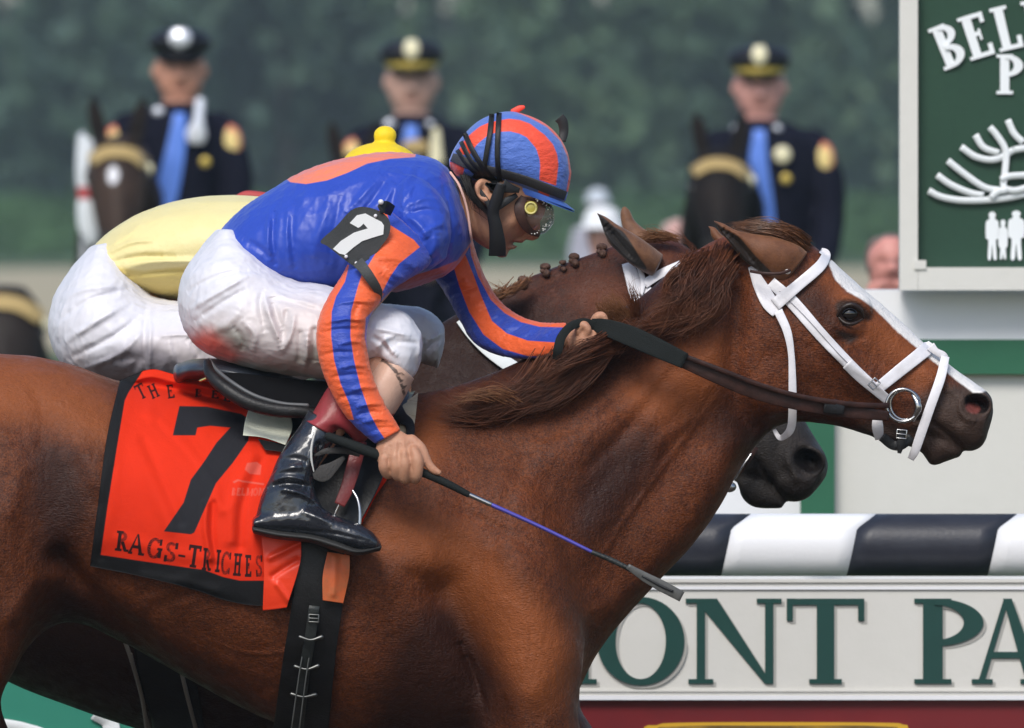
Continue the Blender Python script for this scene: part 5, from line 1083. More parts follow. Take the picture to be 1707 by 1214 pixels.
sculpt(me, [(a_, b_ * .8, c_ * 1.5) for a_, b_, c_ in [([(165, 430), (215, 405), (262, 400)], 5, 6), ([(178, 440), (230, 428), (300, 430)], 6, -6), ([(200, 450), (260, 436), (340, 436), (420, 425)], 7, 7), ([(205, 462), (280, 452), (360, 450)], 6, -6), ([(196, 446), (220, 468), (240, 486)], 5, 5), ([(230, 470), (270, 488), (300, 492)], 6, 5), ([(250, 350), (330, 345), (430, 350)], 10, -3), ([(170, 418), (200, 400), (230, 380)], 4, 4)]])
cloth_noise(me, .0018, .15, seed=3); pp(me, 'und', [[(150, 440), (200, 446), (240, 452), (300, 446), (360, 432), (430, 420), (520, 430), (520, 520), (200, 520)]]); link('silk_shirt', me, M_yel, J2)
g = G()
loft(g, [(190, 405, 150, 412, .10, JD), (225, 455, 118, 448, .155, JD - .02), (245, 480, 88, 500, .175, JD - .04), (255, 492, 82, 560, .17, JD - .07), (280, 500, 115, 618, .155, JD - .10), (330, 504, 220, 640, .14, JD - .14), (400, 505, 330, 650, .125, JD - .17), (480, 510, 450, 650, .11, JD - .2), (540, 530, 520, 630, .09, JD - .22)], nu=12, nv=80, round_=(2, 8))
loft(g, [(200, 430, 130, 460, .12, JD + .1), (300, 500, 200, 620, .14, JD + .15), (420, 510, 380, 640, .12, JD + .2), (520, 530, 500, 620, .09, JD + .22)], nu=8, nv=50, round_=(4, 8))
me = remesh(g, .0038, smooth=4)
sculpt(me, [(a_, b_ * .95, c_ * 1.1) for a_, b_, c_ in [([(95, 500), (150, 480), (220, 475)], 6, 6), ([(90, 540), (150, 500), (230, 480)], 5, -6), ([(100, 575), (170, 530), (220, 500)], 6, 7), ([(110, 600), (190, 560), (240, 520)], 5, -6), ([(130, 620), (200, 590), (240, 550)], 5, 6), ([(150, 440), (200, 450), (240, 480)], 6, 4), ([(245, 500), (240, 560), (242, 630)], 4, -5), ([(252, 500), (250, 560), (250, 640)], 4, 5),
    ([(262, 560), (310, 558), (350, 560)], 3, 4), ([(280, 565), (290, 600), (300, 610)], 5, 5), ([(310, 560), (330, 590), (322, 610)], 5, -5), ([(350, 540), (340, 570), (330, 580)], 5, 5), ([(180, 600), (230, 600), (200, 640)], 8, -6), ([(130, 470), (170, 460)], 6, 4)]])
cloth_noise(me, .0028, .10, seed=23); cloth_noise(me, .0008, .05, seed=24)
M_pants2 = material('white breeches of the far rider', (.72, .71, .755), rough=.42, spec=.4, sheen=.1, vary=[(7, .25, (.66, .645, .68))], layers=[('skinw', (.55, .46, .44), 24, .55), ('dirt', (.22, .20, .23), 14, .8)], bump=[(16, .007, (1, 1, 1), 2)], fuzz=(18, 14))
pp(me, 'dirt', [[(150, 620), (180, 590), (240, 575), (300, 600), (340, 640), (240, 680)]], True); pp(me, 'skinw', [[(250, 560), (330, 556), (370, 600), (340, 650), (230, 640), (200, 600)], [(100, 600), (140, 590), (150, 640)]], True)
link('breeches', me, M_pants2, J2)
g = G(); loft(g, [(560, 300, 568, 360, .05, JD), (575, 262, 590, 350, .085, JD), (600, 244, 612, 345, .105, JD), (635, 237, 645, 345, .112, JD), (668, 243, 676, 348, .108, JD), (695, 262, 700, 350, .09, JD), (712, 290, 712, 350, .06, JD)], nu=8, nv=50, round_=(4, 4)); ball(g, (642, 226, JD), (.024, .022, .020)); link('helmet', remesh(g, .004, 4), M_yelcap, J2)
g = G(); ribbon(g, [(574, 268), (578, 280), (590, 300)], 5, depths=[JD - .09, JD - .1, JD - .11]); link('goggle_strap', recalc(g.mesh()), M_black_elastic, J2)
g = G(); loft(g, [(380, 650, 470, 650, .05, JD - .28), (350, 760, 430, 770, .048, JD - .3), (320, 850, 420, 850, .045, JD - .3), (330, 880, 430, 880, .04, JD - .3)], nu=6, nv=30, round_=(3, 3)); loft(g, [(325, 850, 325, 890, .035, JD - .3), (420, 850, 420, 895, .04, JD - .3), (500, 880, 500, 905, .03, JD - .3)], nu=6, nv=30, round_=(3, 3)); link('boot', remesh(g, .005, 3), M_boot, J2)
g = G(); tube(g, [(398, 328, JD + .25), (412, 326, JD + .25), (440, 330, JD + .25)], [.006, .010, .012]); link('collar', recalc(g.mesh()), material('dull red trim', (.40, .05, .05), rough=.6), J2)

S2 = thing('saddle', 'black saddle on the far horse under the yellow rider', 'saddle')
g = G(); loft(g, [(300, 640, 300, 690, .18, DD), (400, 660, 400, 730, .28, DD), (520, 650, 520, 730, .28, DD), (600, 620, 600, 690, .16, DD)], nu=6, nv=30, round_=(6, 6)); link('seat', recalc(g.mesh()), M_leather_blk, S2)
G2 = thing('girth', 'far horse girth with two pale stitched edges seen in the shade under the front belly', 'girth')
for pts in ([(205, 1060), (222, 1110), (238, 1170), (246, 1230)], [(219, 1090), (232, 1150), (250, 1215)], [(300, 1110), (312, 1160), (326, 1214), (330, 1240)]):
    dp = [(hit(BV2, x, y) or DD) for x, y in pts]; dp = [min(d, DD - .1) - .02 for d in dp]
    g = G(); tube(g, [(x, y, d) for (x, y), d in zip(pts, dp)], .0042 if pts[0][0] != 219 else .0022); link('edge_binding', recalc(g.mesh()), bpy.data.materials.get('girth edge') or material('girth edge', (.20, .19, .17), rough=.6), G2)
g = G(); ribbon(g, [(262, 1040), (275, 1120), (292, 1180), (300, 1240)], [90, 90, 86, 84], BV2, off=.010, thick=.004); link('girth_band', recalc(g.mesh()), M_leather_blk, G2)
# ---------------------------------------------------------------- mounted officers across the infield
M_uni = material('navy uniform cloth', (.0050, .0058, .0150), rough=.85, spec=.15, bump=[(20, .01)], vary=(5, .4, (.008, .010, .022)))
M_tie = material('sky blue tie', (.10, .22, .68), rough=.5)
M_silver = material('silver braid', (.70, .72, .78), rough=.3, metal=.4)
M_gold = material('gold braid', (.62, .46, .10), rough=.35, metal=.3)
M_cream2 = material('cream badge', (.78, .72, .48), rough=.4)
M_patch = material('shoulder patch', (.62, .12, .10), rough=.7, layers=[('mid', (.80, .62, .25), 6)])
M_capb = material('black cap cloth', (.006, .006, .010), rough=.5)
M_face = material('ruddy face skin', (.44, .21, .15), rough=.5, vary=(30, .5, (.32, .12, .09)))
M_darkhorse = material('dark brown police horse coat', (.009, .007, .007), rough=.65, spec=.15, vary=(5, .6, (.022, .015, .012)), bump=[(60, .003)])
M_brow = material('tan leather browband', (.42, .30, .12), rough=.5)
def officer(cx, top, sc, DP, label, braid, hat, tilt=0, extra=None, face=(.44, .21, .15), bw=.86, bs=0):
    """cx: column of the face; top: row of the hat's crown"""
    X = lambda u: cx + u * sc * (1 if abs(u) < 45 else bw) + (bs if abs(u) > 51 else 0)
    Y = lambda v: top + v * sc
    o = thing('person', label, 'police officer', P(cx, 1150, DP), 'mounted police officers watching from the infield' if extra != 'solo' else None)
    L = lambda *s: [(X(a), Y(b), X(c), Y(d), h, DP + (q[0] if q else 0)) for a, b, c, d, h, *q in s]
    g = G()
    loft(g, L((-20, 118, 20, 118, .07), (-34, 104, 34, 104, .09), (-38, 86, 38, 86, .10), (-40, 66, 40, 66, .105), (-40, 46, 40, 46, .11), (-36, 22, 36, 22, .11), (-20, 8, 20, 8, .08)), nu=6, nv=36, round_=(6, 6))
    loft(g, L((-6, 66, 6, 66, .03, -.09), (-9, 84, 9, 84, .035, -.10)), nu=5, nv=16, round_=(3, 3)); loft(g, L((-28, 100, 28, 100, .07), (-30, 150, 30, 150, .08)), nu=4, nv=24)
    for s in (-1, 1): tube(g, [(X(s * 41), Y(62), DP), (X(s * 42), Y(74), DP), (X(s * 40), Y(82), DP)], [.012, .016, .01])
    loft(g, L((-70, 170, 70, 170, .10), (-80, 230, 80, 230, .12), (-70, 350, 70, 350, .12), (-75, 430, 75, 430, .13)), nu=5, nv=30, round_=(6, 10))
    for s in (-1, 1):
        tube(g, [(X(s * 85), Y(180), DP), (X(s * 108), Y(260), DP - .02), (X(s * 100), Y(350), DP - .12), (X(s * 30), Y(380), DP - .34)], [.04, .035, .03, .028])
        for k in range(4): tube(g, [(X(s * 30 + k * 6 - 9), Y(374), DP - .36), (X(s * 26 + k * 6 - 9), Y(384), DP - .40), (X(s * 26 + k * 6 - 9), Y(394), DP - .37)], [.011, .011, .009])
        tube(g, [(X(s * 60), Y(430), DP), (X(s * 130), Y(470), DP - .3), (X(s * 140), Y(600), DP - .22), (X(s * 145), Y(630), DP - .26)], [.08, .06, .04, .035])
    me = remesh(g, .011, 3)
    sculpt(me, [([(X(-16), Y(62))], 7, -8), ([(X(16), Y(62))], 7, -8), ([(X(-10), Y(97)), (X(10), Y(97))], 3, -6), ([(X(-24), Y(86))], 8, 4), ([(X(24), Y(86))], 8, 4)])
    mf = material('face skin', face, rough=.5, layers=[('lipd', (.28, .08, .07), 3, .7), ('browd', (.05, .03, .02), 4, .8)], vary=(30, .4, tuple(c * .7 for c in face)))
    pp(me, 'lipd', [[(X(-12), Y(95)), (X(12), Y(95)), (X(8), Y(101)), (X(-8), Y(101))]]); pp(me, 'browd', [[(X(-24), Y(54)), (X(-8), Y(54)), (X(-8), Y(62)), (X(-24), Y(62))], [(X(8), Y(54)), (X(24), Y(54)), (X(24), Y(62)), (X(8), Y(62))]])
    link('body', me, mf, o)
    g = G()
    loft(g, L((-30, 124, 30, 124, .09), (-62, 134, 62, 134, .12), (-92, 150, 92, 150, .14), (-104, 180, 104, 180, .15), (-100, 230, 100, 230, .16), (-88, 300, 88, 300, .16), (-82, 380, 82, 380, .16), (-92, 450, 92, 450, .2)), nu=7, nv=44, round_=(4, 10))
    for s in (-1, 1): tube(g, [(X(s * 88), Y(172), DP), (X(s * 116), Y(225), DP - .01), (X(s * 122), Y(290), DP - .04), (X(s * 104), Y(360), DP - .14), (X(s * 40), Y(380), DP - .32)], [.085, .078, .068, .06, .05])
    for s in (-1, 1): tube(g, [(X(s * 60), Y(430), DP), (X(s * 130), Y(465), DP - .3), (X(s * 140), Y(560), DP - .22), (X(s * 145), Y(640), DP - .25)], [.14, .12, .09, .08])
    me = remesh(g, .012, 4); sculpt(me, [([(X(0), Y(200)), (X(4), Y(380))], 5, -6), ([(X(-60), Y(240)), (X(-60), Y(330))], 8, 5)]); cloth_noise(me, .006, .2, seed=int(cx)); link('uniform_jacket', me, M_uni, o)
    bv = bvh_of(me)
    g = G(); ribbon(g, [(X(0), Y(140)), (X(-4 + tilt * .1), Y(200)), (X(-6 + tilt * .5), Y(270)), (X(tilt - 6), Y(345))], [20 * sc, 32 * sc, 38 * sc, 26 * sc], bv, off=.02, thick=.008); link('tie', recalc(g.mesh()), M_tie, o)
    for s in ((1,) if hat == 'gold' else (-1, 1)):
        me = (lambda g: (ball(g, (X(s * 110), Y(190), DP - .055), (.052 * sc, .03, .075 * sc)), g)[1])(G()).mesh(); recalc(me)
        paint(me, 'mid', lambda x, y, co, no: 17 * sc - np.hypot(x - X(s * 110), (y - Y(190)) * .75)); link('shoulder_patch', me, M_patch, o)
    if hat == 'silver':
        g = G(); loft(g, [(cx + 26, Y(118), cx + 42, Y(120), .01, DP - .16), (cx + 22, Y(150), cx + 40, Y(152), .012, DP - .17), (cx + 10, Y(172), cx + 44, Y(176), .014, DP - .17), (cx + 12, Y(188), cx + 40, Y(190), .012, DP - .17)], round_=(4, 4)); link('badge', recalc(g.mesh()), M_silver, o)
    elif hat == 'wide':
        g = G(); loft(g, [(X(34), Y(150), X(54), Y(150), .01, DP - .16), (X(28), Y(200), X(60), Y(200), .012, DP - .17)], round_=(6, 6)); link('badge', recalc(g.mesh()), M_cream2, o)
        g = G(); ball(g, (X(6), Y(176), DP - .19), (.06, .012, .035)); link('belt_plate', recalc(g.mesh()), M_brow, o)
    else:
        g = G(); ball(g, (X(38), Y(182), DP - .18), (.036 * sc, .012, .036 * sc)); link('badge', recalc(g.mesh()), M_cream2, o)
    g = G(); ball(g, (X(42 if hat == 'silver' else 44), Y(222), DP - .19), (.022, .01, .022)); link('button', recalc(g.mesh()), M_gold, o)
    for q, w_ in ((-36, .025), (30, .018)):
        g = G(); ball(g, (X(q), Y(138), DP - .12), (w_, .012, w_ * .8)); link('collar_pin', recalc(g.mesh()), M_silver, o)
    # peaked cap
    g = G(); loft(g, [(cx + a * sc, Y(b), cx - a * sc, Y(b), h, DP) for a, b, h in ((46, 36, .13), (53, 29, .15), (53, 18, .15), (44, 7, .13), (28, 2, .09))], nu=6, nv=40, round_=(1, 2)); loft(g, L((-41, 46, 41, 46, .12), (-43, 28, 43, 28, .125)), nu=5, nv=40); c = link('cap', remesh(g, .009, 2), M_capb, o)
    g = G(); loft(g, L((-43.5, 33, 43.5, 33, .127, -.003), (-42.5, 46, 42.5, 46, .126, -.003)), nu=4, nv=40); me = recalc(g.mesh()); link('cap_band', me, M_gold if braid == 'gold' else M_capb, c)
    g = G(); rows = []
    for t in np.linspace(0, 1, 6): rows.append([Parr(X(40 * math.sin(a)), Y(44 + 12 * t * math.cos(a) ** 1), DP - (.115 + .055 * t) * math.cos(a)) for a in np.linspace(-1.45, 1.45, 21)])
    V = np.array(rows); V2 = V.copy(); V2[..., 2] -= .006; g.grid(V); g.grid(V2, flip=True); link('cap_peak', g.mesh(), material('patent peak', (.010, .010, .013), rough=.15, spec=.7), c)
    g = G(); w = 19 if hat == 'silver' else 13; loft(g, L((-w * .7, 2, w * .7, 2, .012, -.135), (-w, 14, w, 14, .014, -.145), (-w * .8, 26, w * .8, 26, .012, -.145), (-w * .3, 32, w * .3, 32, .01, -.14)), nu=5, nv=20, round_=(2, 2)); link('cap_badge', recalc(g.mesh()), M_silver if hat == 'silver' else M_cream2, c)
    return o

def police_horse(cx, top, sc, DP, label, w=1.0, white=False, face_col=None, half=False):
    """a horse standing square to the lens; cx,top = the middle of the poll"""
    X = lambda u: cx + u * sc
    Y = lambda v: top + v * sc
    o = thing('police_horse', label, 'police horse', P(cx + 40, 1150, DP + .5), 'police horses standing in the infield')
    g = G(); H = DP - .45
    loft(g, [(X(-34), Y(20), X(34), Y(20), .10, H + .08), (X(-48 * w), Y(48), X(48 * w), Y(48), .13, H), (X(-50 * w), Y(90), X(50 * w), Y(90), .14, H - .05), (X(-40 * w), Y(140), X(42 * w), Y(140), .12, H - .12), (X(-30), Y(190), X(32), Y(190), .10, H - .18), (X(-28), Y(225), X(30), Y(225), .09, H - .20), (X(-22), Y(245), X(24), Y(245), .07, H - .2)], nu=7, nv=36, round_=(8, 6))
    for s in (-1, 1): ball(g, (X(s * 44 * w), Y(78), H - .04), (.03, .05, .04))
    tube(g, [(X(5), Y(60), H + .1), (X(10), Y(140), DP - .1), (X(30), Y(260), DP + .25)], [.13, .19, .26]); tube(g, [(X(30), Y(300), DP + .2), (X(40), Y(320), DP + 1.0), (X(40), Y(310), DP + 1.5)], [.30, .32, .30])
    for u, dd in ((-26, .2), (86, .2), (-20, 1.5), (92, 1.5)): tube(g, [(X(u), Y(400), DP + dd), (X(u), 800, DP + dd), (X(u), 1120, DP + dd), (X(u), 1140, DP + dd - .04)], [.14, .06, .045, .065])
    me = remesh(g, .015, 4)
    sculpt(me, [([(X(-16), Y(228))], 7, -14), ([(X(18), Y(228))], 7, -14), ([(X(0), Y(90)), (X(0), Y(190))], 12, 8), ([(X(-34), Y(110)), (X(-22), Y(180))], 10, -8), ([(X(34), Y(110)), (X(24), Y(180))], 10, -8)])
    mm = M_darkhorse if face_col is None else material('brown police horse coat', face_col, rough=.6, spec=.2, vary=(5, .7, (.018, .012, .010)), layers=[('star', (.75, .75, .78), 3)])
    b = link('body', me, mm, o)
    if white:
        pp(me, 'star', [cr([(190, 276), (198, 290), (192, 306), (182, 304), (180, 286)], 3, True)])
    for s in (() if half else (-1, 1)):
        g = G(); loft(g, [(X(s * 42 - 3), Y(-52), X(s * 42 + 3), Y(-52), .006, H + .03), (X(s * 38 - 12), Y(-30), X(s * 38 + 12), Y(-30), .016, H + .03), (X(s * 32 - 14), Y(0), X(s * 32 + 14), Y(0), .02, H + .03), (X(s * 27 - 12), Y(28), X(s * 27 + 12), Y(28), .02, H + .03)], nu=6, nv=24, round_=(1, 2)); me2 = recalc(g.mesh()); sculpt(me2, [([(X(s * 40), Y(-36)), (X(s * 32), Y(10))], 6, -14)]); link('ear', me2, M_darkhorse, o)
    for s in (-1, 1): g = G(); ball(g, (X(s * 47 * w), Y(80), H - .075), (.018, .018, .02)); link('eye', recalc(g.mesh()), M_eye, o)
    g = G(); ribbon(g, [(X(-46 * w), Y(52)), (X(-22), Y(38)), (X(4), Y(36)), (X(28), Y(42)), (X(48 * w), Y(58))], 20 * sc, bvh_of(b), off=.012, thick=.01); link('browband', recalc(g.mesh()), M_brow, o)
    g = G(); ribbon(g, [(X(-30), Y(176)), (X(0), Y(182)), (X(32), Y(176))], 14 * sc, bvh_of(b), off=.012, thick=.01); link('noseband', recalc(g.mesh()), material('dark bridle leather', (.02, .014, .01), rough=.5), o)
    g = G(); ball(g, (X(50 * w), Y(66), H - .04), (.025, .02, .025)); link('rosette', recalc(g.mesh()), M_cream2, o)
    return o

officer(300, 48, 1.0, 33, 'officer in black cap with large silver badge beside the starred horse', 'none', 'silver', tilt=-30, face=(.58, .28, .19), bs=-12)
officer(686, 66, 1.02, 36, 'officer with a gold banded cap above the yellow jockey cap', 'gold', 'wide', tilt=0, face=(.55, .33, .26))
officer(1266, 76, 1.0, 33, 'smiling officer in gold banded cap and blue tie above the chestnut horse head', 'gold', 'gold', tilt=22, face=(.62, .31, .26), bs=10)
police_horse(196, 216, 1.0, 33, 'brown police horse with a white star and tan browband, at the left', 1.0, True, (.050, .030, .021))
police_horse(1200, 238, .95, 33, 'black police horse with tan browband above the chestnut ears', 1.05)
police_horse(590, 250, .9, 36, 'black police horse mostly hidden behind the blue rider back')
police_horse(4, 458, 1.25, 32, 'dark police horse with tan bridle low at the left edge', 1.1, face_col=(.016, .011, .009), half=True)
SB = thing('ribbon_banner', 'white banner with red stripe hanging left of the starred police horse', 'banner', P(145, 400, 33))
M_ban = material('white banner cloth', (.72, .76, .80), rough=.7, layers=[('red', (.50, .06, .07), 3)])
g = G(); loft(g, [(130, 225, 156, 235, .01, 32.7), (127, 262, 160, 262, .02, 32.7), (127, 300, 158, 306, .02, 32.7), (130, 326, 152, 332, .015, 32.7), (128, 350, 162, 350, .02, 32.7), (132, 385, 166, 385, .018, 32.7), (150, 410, 160, 408, .01, 32.7)], nu=6, nv=24, round_=(2, 2)); me = recalc(g.mesh()); pp(me, 'red', [[(120, 312), (170, 312), (170, 332), (120, 332)]]); link('cloth', me, M_ban, SB)
g = G(); tube(g, [(138, 225, 32.75), (140, 420, 32.75), (140, 1140, 32.75)], .012); link('pole', recalc(g.mesh()), M_silver, SB)

# spectators at the far rail
def spectator(cx, cy, r, DP, label, skin, hat=None, hair=None, shirt=(.3, .3, .35), turn=0):
    """r: half width of the head in photo pixels"""
    o = thing('person', label, 'spectator', P(cx, 1150, DP), 'spectators by the infield fence'); k = (CAM_D + DP) / CAM_D / PPM; m = r * k
    X = lambda u: cx + u * r
    Y = lambda v: cy + v * r
    g = G(); loft(g, [(X(-.5), Y(1.15), X(.5), Y(1.15), m * .6, DP), (X(-.85), Y(.8), X(.85), Y(.8), m * .9, DP), (X(-1), Y(.2), X(1), Y(.2), m * 1.1, DP), (X(-1), Y(-.5), X(1), Y(-.5), m * 1.2, DP), (X(-.7), Y(-1.15), X(.7), Y(-1.15), m * .9, DP)], nu=6, nv=32, round_=(4, 5))
    loft(g, [(X(-.15 + turn), Y(-.2), X(.15 + turn), Y(-.2), m * .3, DP - m * 1.0), (X(-.22 + turn), Y(.3), X(.22 + turn), Y(.3), m * .35, DP - m * 1.1)], nu=4, nv=14, round_=(2, 2))
    loft(g, [(X(-.7), Y(.9), X(.7), Y(.9), m * .7, DP), (X(-.8), Y(2.4), X(.8), Y(2.4), m * .8, DP)], nu=4, nv=24)
    loft(g, [(X(-1.8), Y(2.4), X(1.8), Y(2.4), m, DP), (X(-2.2), Y(5), X(2.2), Y(5), m * 1.2, DP), (X(-1.8), Y(10), X(1.8), Y(10), m * 1.2, DP)], nu=4, nv=24, round_=(6, 6))
    for s in (-1, 1):
        tube(g, [(X(s * 2.2), Y(3.0), DP), (X(s * 2.5), Y(6), DP - m * 1), (X(s * .7), Y(1.3 if hair else 7), DP - m * 2)], [m * .6, m * .5, m * .38])
        for q in range(4): tube(g, [(X(s * .7 - .3 + q * .2), Y(1.1 if hair else 7.0), DP - m * 2.1), (X(s * .5 - .3 + q * .2), Y(.75 if hair else 7.4), DP - m * 2.2)], m * .14)
        tube(g, [(X(s * 1.0), Y(10), DP), (X(s * 1.1), 900, DP), (X(s * 1.1), 1140, DP)], [m * 1, m * .7, m * .4])
    me = remesh(g, .010, 3); sculpt(me, [([(X(-.45 + turn), Y(-.15))], r * .22, -10), ([(X(.45 + turn), Y(-.15))], r * .22, -10), ([(X(-.4 + turn), Y(.6)), (X(.4 + turn), Y(.6))], r * .1, -6)])
    ms = material('spectator skin', skin, rough=.5, vary=(20, .5, tuple(c * .7 for c in skin)), layers=[('brow', tuple(c * .4 for c in skin), 3, .7)]); pp(me, 'brow', [[(X(-.7 + turn), Y(-.3)), (X(.7 + turn), Y(-.3)), (X(.7 + turn), Y(-.1)), (X(-.7 + turn), Y(-.1))]]); link('body', me, ms, o)
    if True:
        g = G(); loft(g, [(X(-1.9), Y(2.3), X(1.9), Y(2.3), m * 1.2, DP), (X(-2.4), Y(5), X(2.4), Y(5), m * 1.5, DP), (X(-2.1), Y(11), X(2.1), Y(11), m * 1.5, DP)], nu=4, nv=24, round_=(8, 6))
        for s in (-1, 1): tube(g, [(X(s * 2.1), Y(3.0), DP), (X(s * 2.6), Y(6), DP - m * 1), (X(s * 1.2), Y(6.6 if not hair else 3), DP - m * 2)], [m * .8, m * .75, m * .6])
        link('shirt', remesh(g, .02, 3), material('spectator shirt', shirt, rough=.8), o)
    if hat:
        g = G(); loft(g, [(X(-1.9), Y(-.45), X(1.9), Y(-.45), m * 1.8, DP), (X(-1.3), Y(-.6), X(1.3), Y(-.6), m * 1.35, DP), (X(-1.2), Y(-1.2), X(1.2), Y(-1.2), m * 1.3, DP), (X(-.8), Y(-1.7), X(.8), Y(-1.7), m, DP)], nu=6, nv=32, round_=(1, 4)); link('hat', recalc(g.mesh()), material('pale sun hat', hat, rough=.8), o)
    if hair:
        g = G(); loft(g, [(X(-1.05), Y(.3), X(-.7), Y(.3), m * .9, DP + m * .3), (X(-1.12), Y(-.4), X(.9), Y(-.75), m * 1.1, DP + m * .35), (X(-.9), Y(-1.1), X(.9), Y(-1.1), m * 1.05, DP + m * .2), (X(-.4), Y(-1.3), X(.5), Y(-1.3), m * .6, DP + m * .2)], nu=6, nv=30, round_=(3, 4)); link('hair', recalc(g.mesh()), material('grey brown hair', hair, rough=.7), o)
    return o
spectator(1484, 442, 38, 14.0, 'pink faced man with hands at his mouth left of the tall green sign', (.60, .26, .22), hair=(.16, .12, .10), turn=.1)
spectator(1004, 392, 26, 34, 'spectator in a white sun hat behind the ears of the far bay horse', (.45, .25, .2), hat=(.80, .82, .84), shirt=(.50, .52, .54))
spectator(1128, 400, 24, 34, 'pink faced spectator just right of the white sun hat', (.55, .32, .28), hair=(.55, .42, .38), shirt=(.4, .4, .4))
spectator(996, 344, 15, 60, 'distant spectator in a pale grey hat left of the black police horse', (.5, .3, .25), hat=(.55, .60, .66))
# ---------------------------------------------------------------- ground, infield, hedge, trees
def flat(name, y0, y1, z, m, x=900, kind='structure'):
    g = G(); g.add([(-x, y0, z), (x, y0, z), (x, y1, z), (-x, y1, z)], [(0, 1, 2, 3)]); return link(name, g.mesh(), m, None, smooth=False, kind=kind)
flat('ground', -80, 3000, -.004, material('infield grass', (.055, .095, .035), rough=.95, vary=[(.5, .6, (.085, .12, .05)), (3, .5, (.03, .06, .02))], bump=[(6, .05)]), 1500)
flat('race_track', -80, 1.9, 0.0, material('harrowed brown dirt', (.075, .052, .038), rough=.95, vary=[(4, .6, (.07, .05, .036)), (30, .6, (.16, .12, .09))], bump=[(8, .06), (60, .02)]))
flat('training_track', 150, 318, .0, material('pale sand track', (.40, .34, .22), rough=.95, vary=[(.6, .4, (.42, .36, .24))], bump=[(4, .05)]))
flat('service_road', 42, 58, .0, material('grey path', (.18, .18, .17), rough=.95, vary=[(2, .5, (.13, .13, .12))]))

M_leafs = [material('tree foliage', c, rough=.7, vary=[(.45, .95, c2), (.8, .8, c3)]) for c, c2, c3 in [((.044, .088, .058), (.022, .046, .042), (.070, .125, .070)), ((.034, .072, .052), (.016, .036, .036), (.052, .100, .058)), ((.060, .112, .060), (.030, .062, .042), (.092, .155, .070))]]
M_bark = material('tree bark', (.05, .042, .038), rough=.9, bump=[(6, .03)])
def leaf_quads(c, rad, n, size, seed, dark=.0):
    r = np.random.default_rng(seed); g = G()
    # clumps spread through the crown, leaves through each clump
    nc = max(8, n // 160); u = r.normal(size=(nc, 3)); u /= np.linalg.norm(u, axis=1)[:, None]; cc = u * (r.uniform(.25, 1, nc) ** .45)[:, None] * rad
    k = r.integers(0, nc, n); p = cc[k] + r.normal(size=(n, 3)) * np.asarray(rad) * .17 + c
    for gx, gz, gw in ((745, 45, .75), (680, 8, .6), (1450, 26, 1.0), (1005, 4, .5), (8, 30, .8)):   # thin spots in the tops where the sky shows
        kk = (CAM_D + c[1]) / CAM_D / PPM; p = p[~((np.abs(p[:, 0] - (gx - 853.5) * kk) < gw * (.6 + .4 * np.sin(p[:, 2] * 5))) & (p[:, 2] > CAM_Z + (300 - gz) * kk - .4))]
    n = len(p)
    a = r.normal(size=(n, 3)); a /= np.linalg.norm(a, axis=1)[:, None]; b = np.cross(a, r.normal(size=(n, 3))); b /= np.linalg.norm(b, axis=1)[:, None]
    s = (size * r.uniform(.6, 1.4, n))[:, None]
    V = np.stack([p - a * s - b * s * .5, p + a * s * .2 - b * s * .7, p + a * s + b * s * .5, p - a * s * .2 + b * s * .7], 1).reshape(-1, 3)
    f = (np.arange(n)[:, None] * 4 + np.arange(4)[None]).tolist()
    g.add(V, f); return g
def tree(px, DP, w, h, label, mi, seed, base=.8):
    x = P(px, 300, DP)[0]; o = thing('tree', label, 'tree', (x, DP, 0), 'broadleaf trees closing the view behind the infield')
    r = np.random.default_rng(seed)
    g = G(); tube(g, [(x, DP, 0), (x + .2, DP, h * .3), (x - .1, DP + .1, h * .6), (x, DP, h * .85)], [.35, .28, .2, .08], world=True, nu=4, nv=10)
    for i in range(6):
        a = r.uniform(0, 6.28); z = h * r.uniform(.2, .6); tube(g, [(x, DP, z), (x + math.cos(a) * w * .25, DP + math.sin(a) * w * .25, z + h * .12), (x + math.cos(a) * w * .42, DP + math.sin(a) * w * .4, z + h * .2)], [.14, .09, .04], world=True, nu=3, nv=6)
    link('trunk', recalc(g.mesh()), M_bark, o)
    g = leaf_quads((x, DP, h * .55), (w * .55, w * .5, h * .5), 5200, .34, seed)
    link('crown', g.mesh(), M_leafs[mi], o, smooth=False)
trs = [(-60, 470, 9.5, 12.5, 'tree at the far left with a pale gap beside it', 1), (150, 440, 8.5, 13.5, 'bushy tree behind the officer with the silver badge', 0), (330, 480, 9, 14, 'tall dark tree right of the silver badge officer', 1), (470, 450, 8, 13.0, 'mid green tree above the blue rider back', 0),
       (600, 500, 8.0, 12.6, 'dark tree behind the gold banded cap over the yellow jockey', 1), (850, 455, 8, 11.6, 'dark green tree above the striped helmet', 1), (960, 440, 8.5, 12.0, 'paler green tree right of the striped helmet', 2), (1090, 470, 9.5, 12.6, 'lighter tree left of the smiling officer', 2),
       (1260, 440, 9, 13.4, 'light green tree behind the smiling officer', 2), (1400, 480, 6, 10.2, 'lower dark tree left of the tall green sign', 1), (1600, 450, 10, 13, 'tree hidden behind the tall green sign', 0)]
for i, (px, DP, w, h, lb, mi) in enumerate(trs): tree(px, DP, w, h, lb, mi, 50 + i)
g = G()
for i in range(44):
    x = -58 + i * 2.65 + rnd.uniform(-.3, .3); q = leaf_quads((x, 520 + rnd.uniform(-6, 6), 2.8 + rnd.uniform(0, 1)), (2.8, 2.2, 3.2), 1100, .34, 300 + i); g.add(q.verts(), q.f)
link('undergrowth', g.mesh(), M_leafs[1], None, smooth=False, kind='stuff')
g = G()
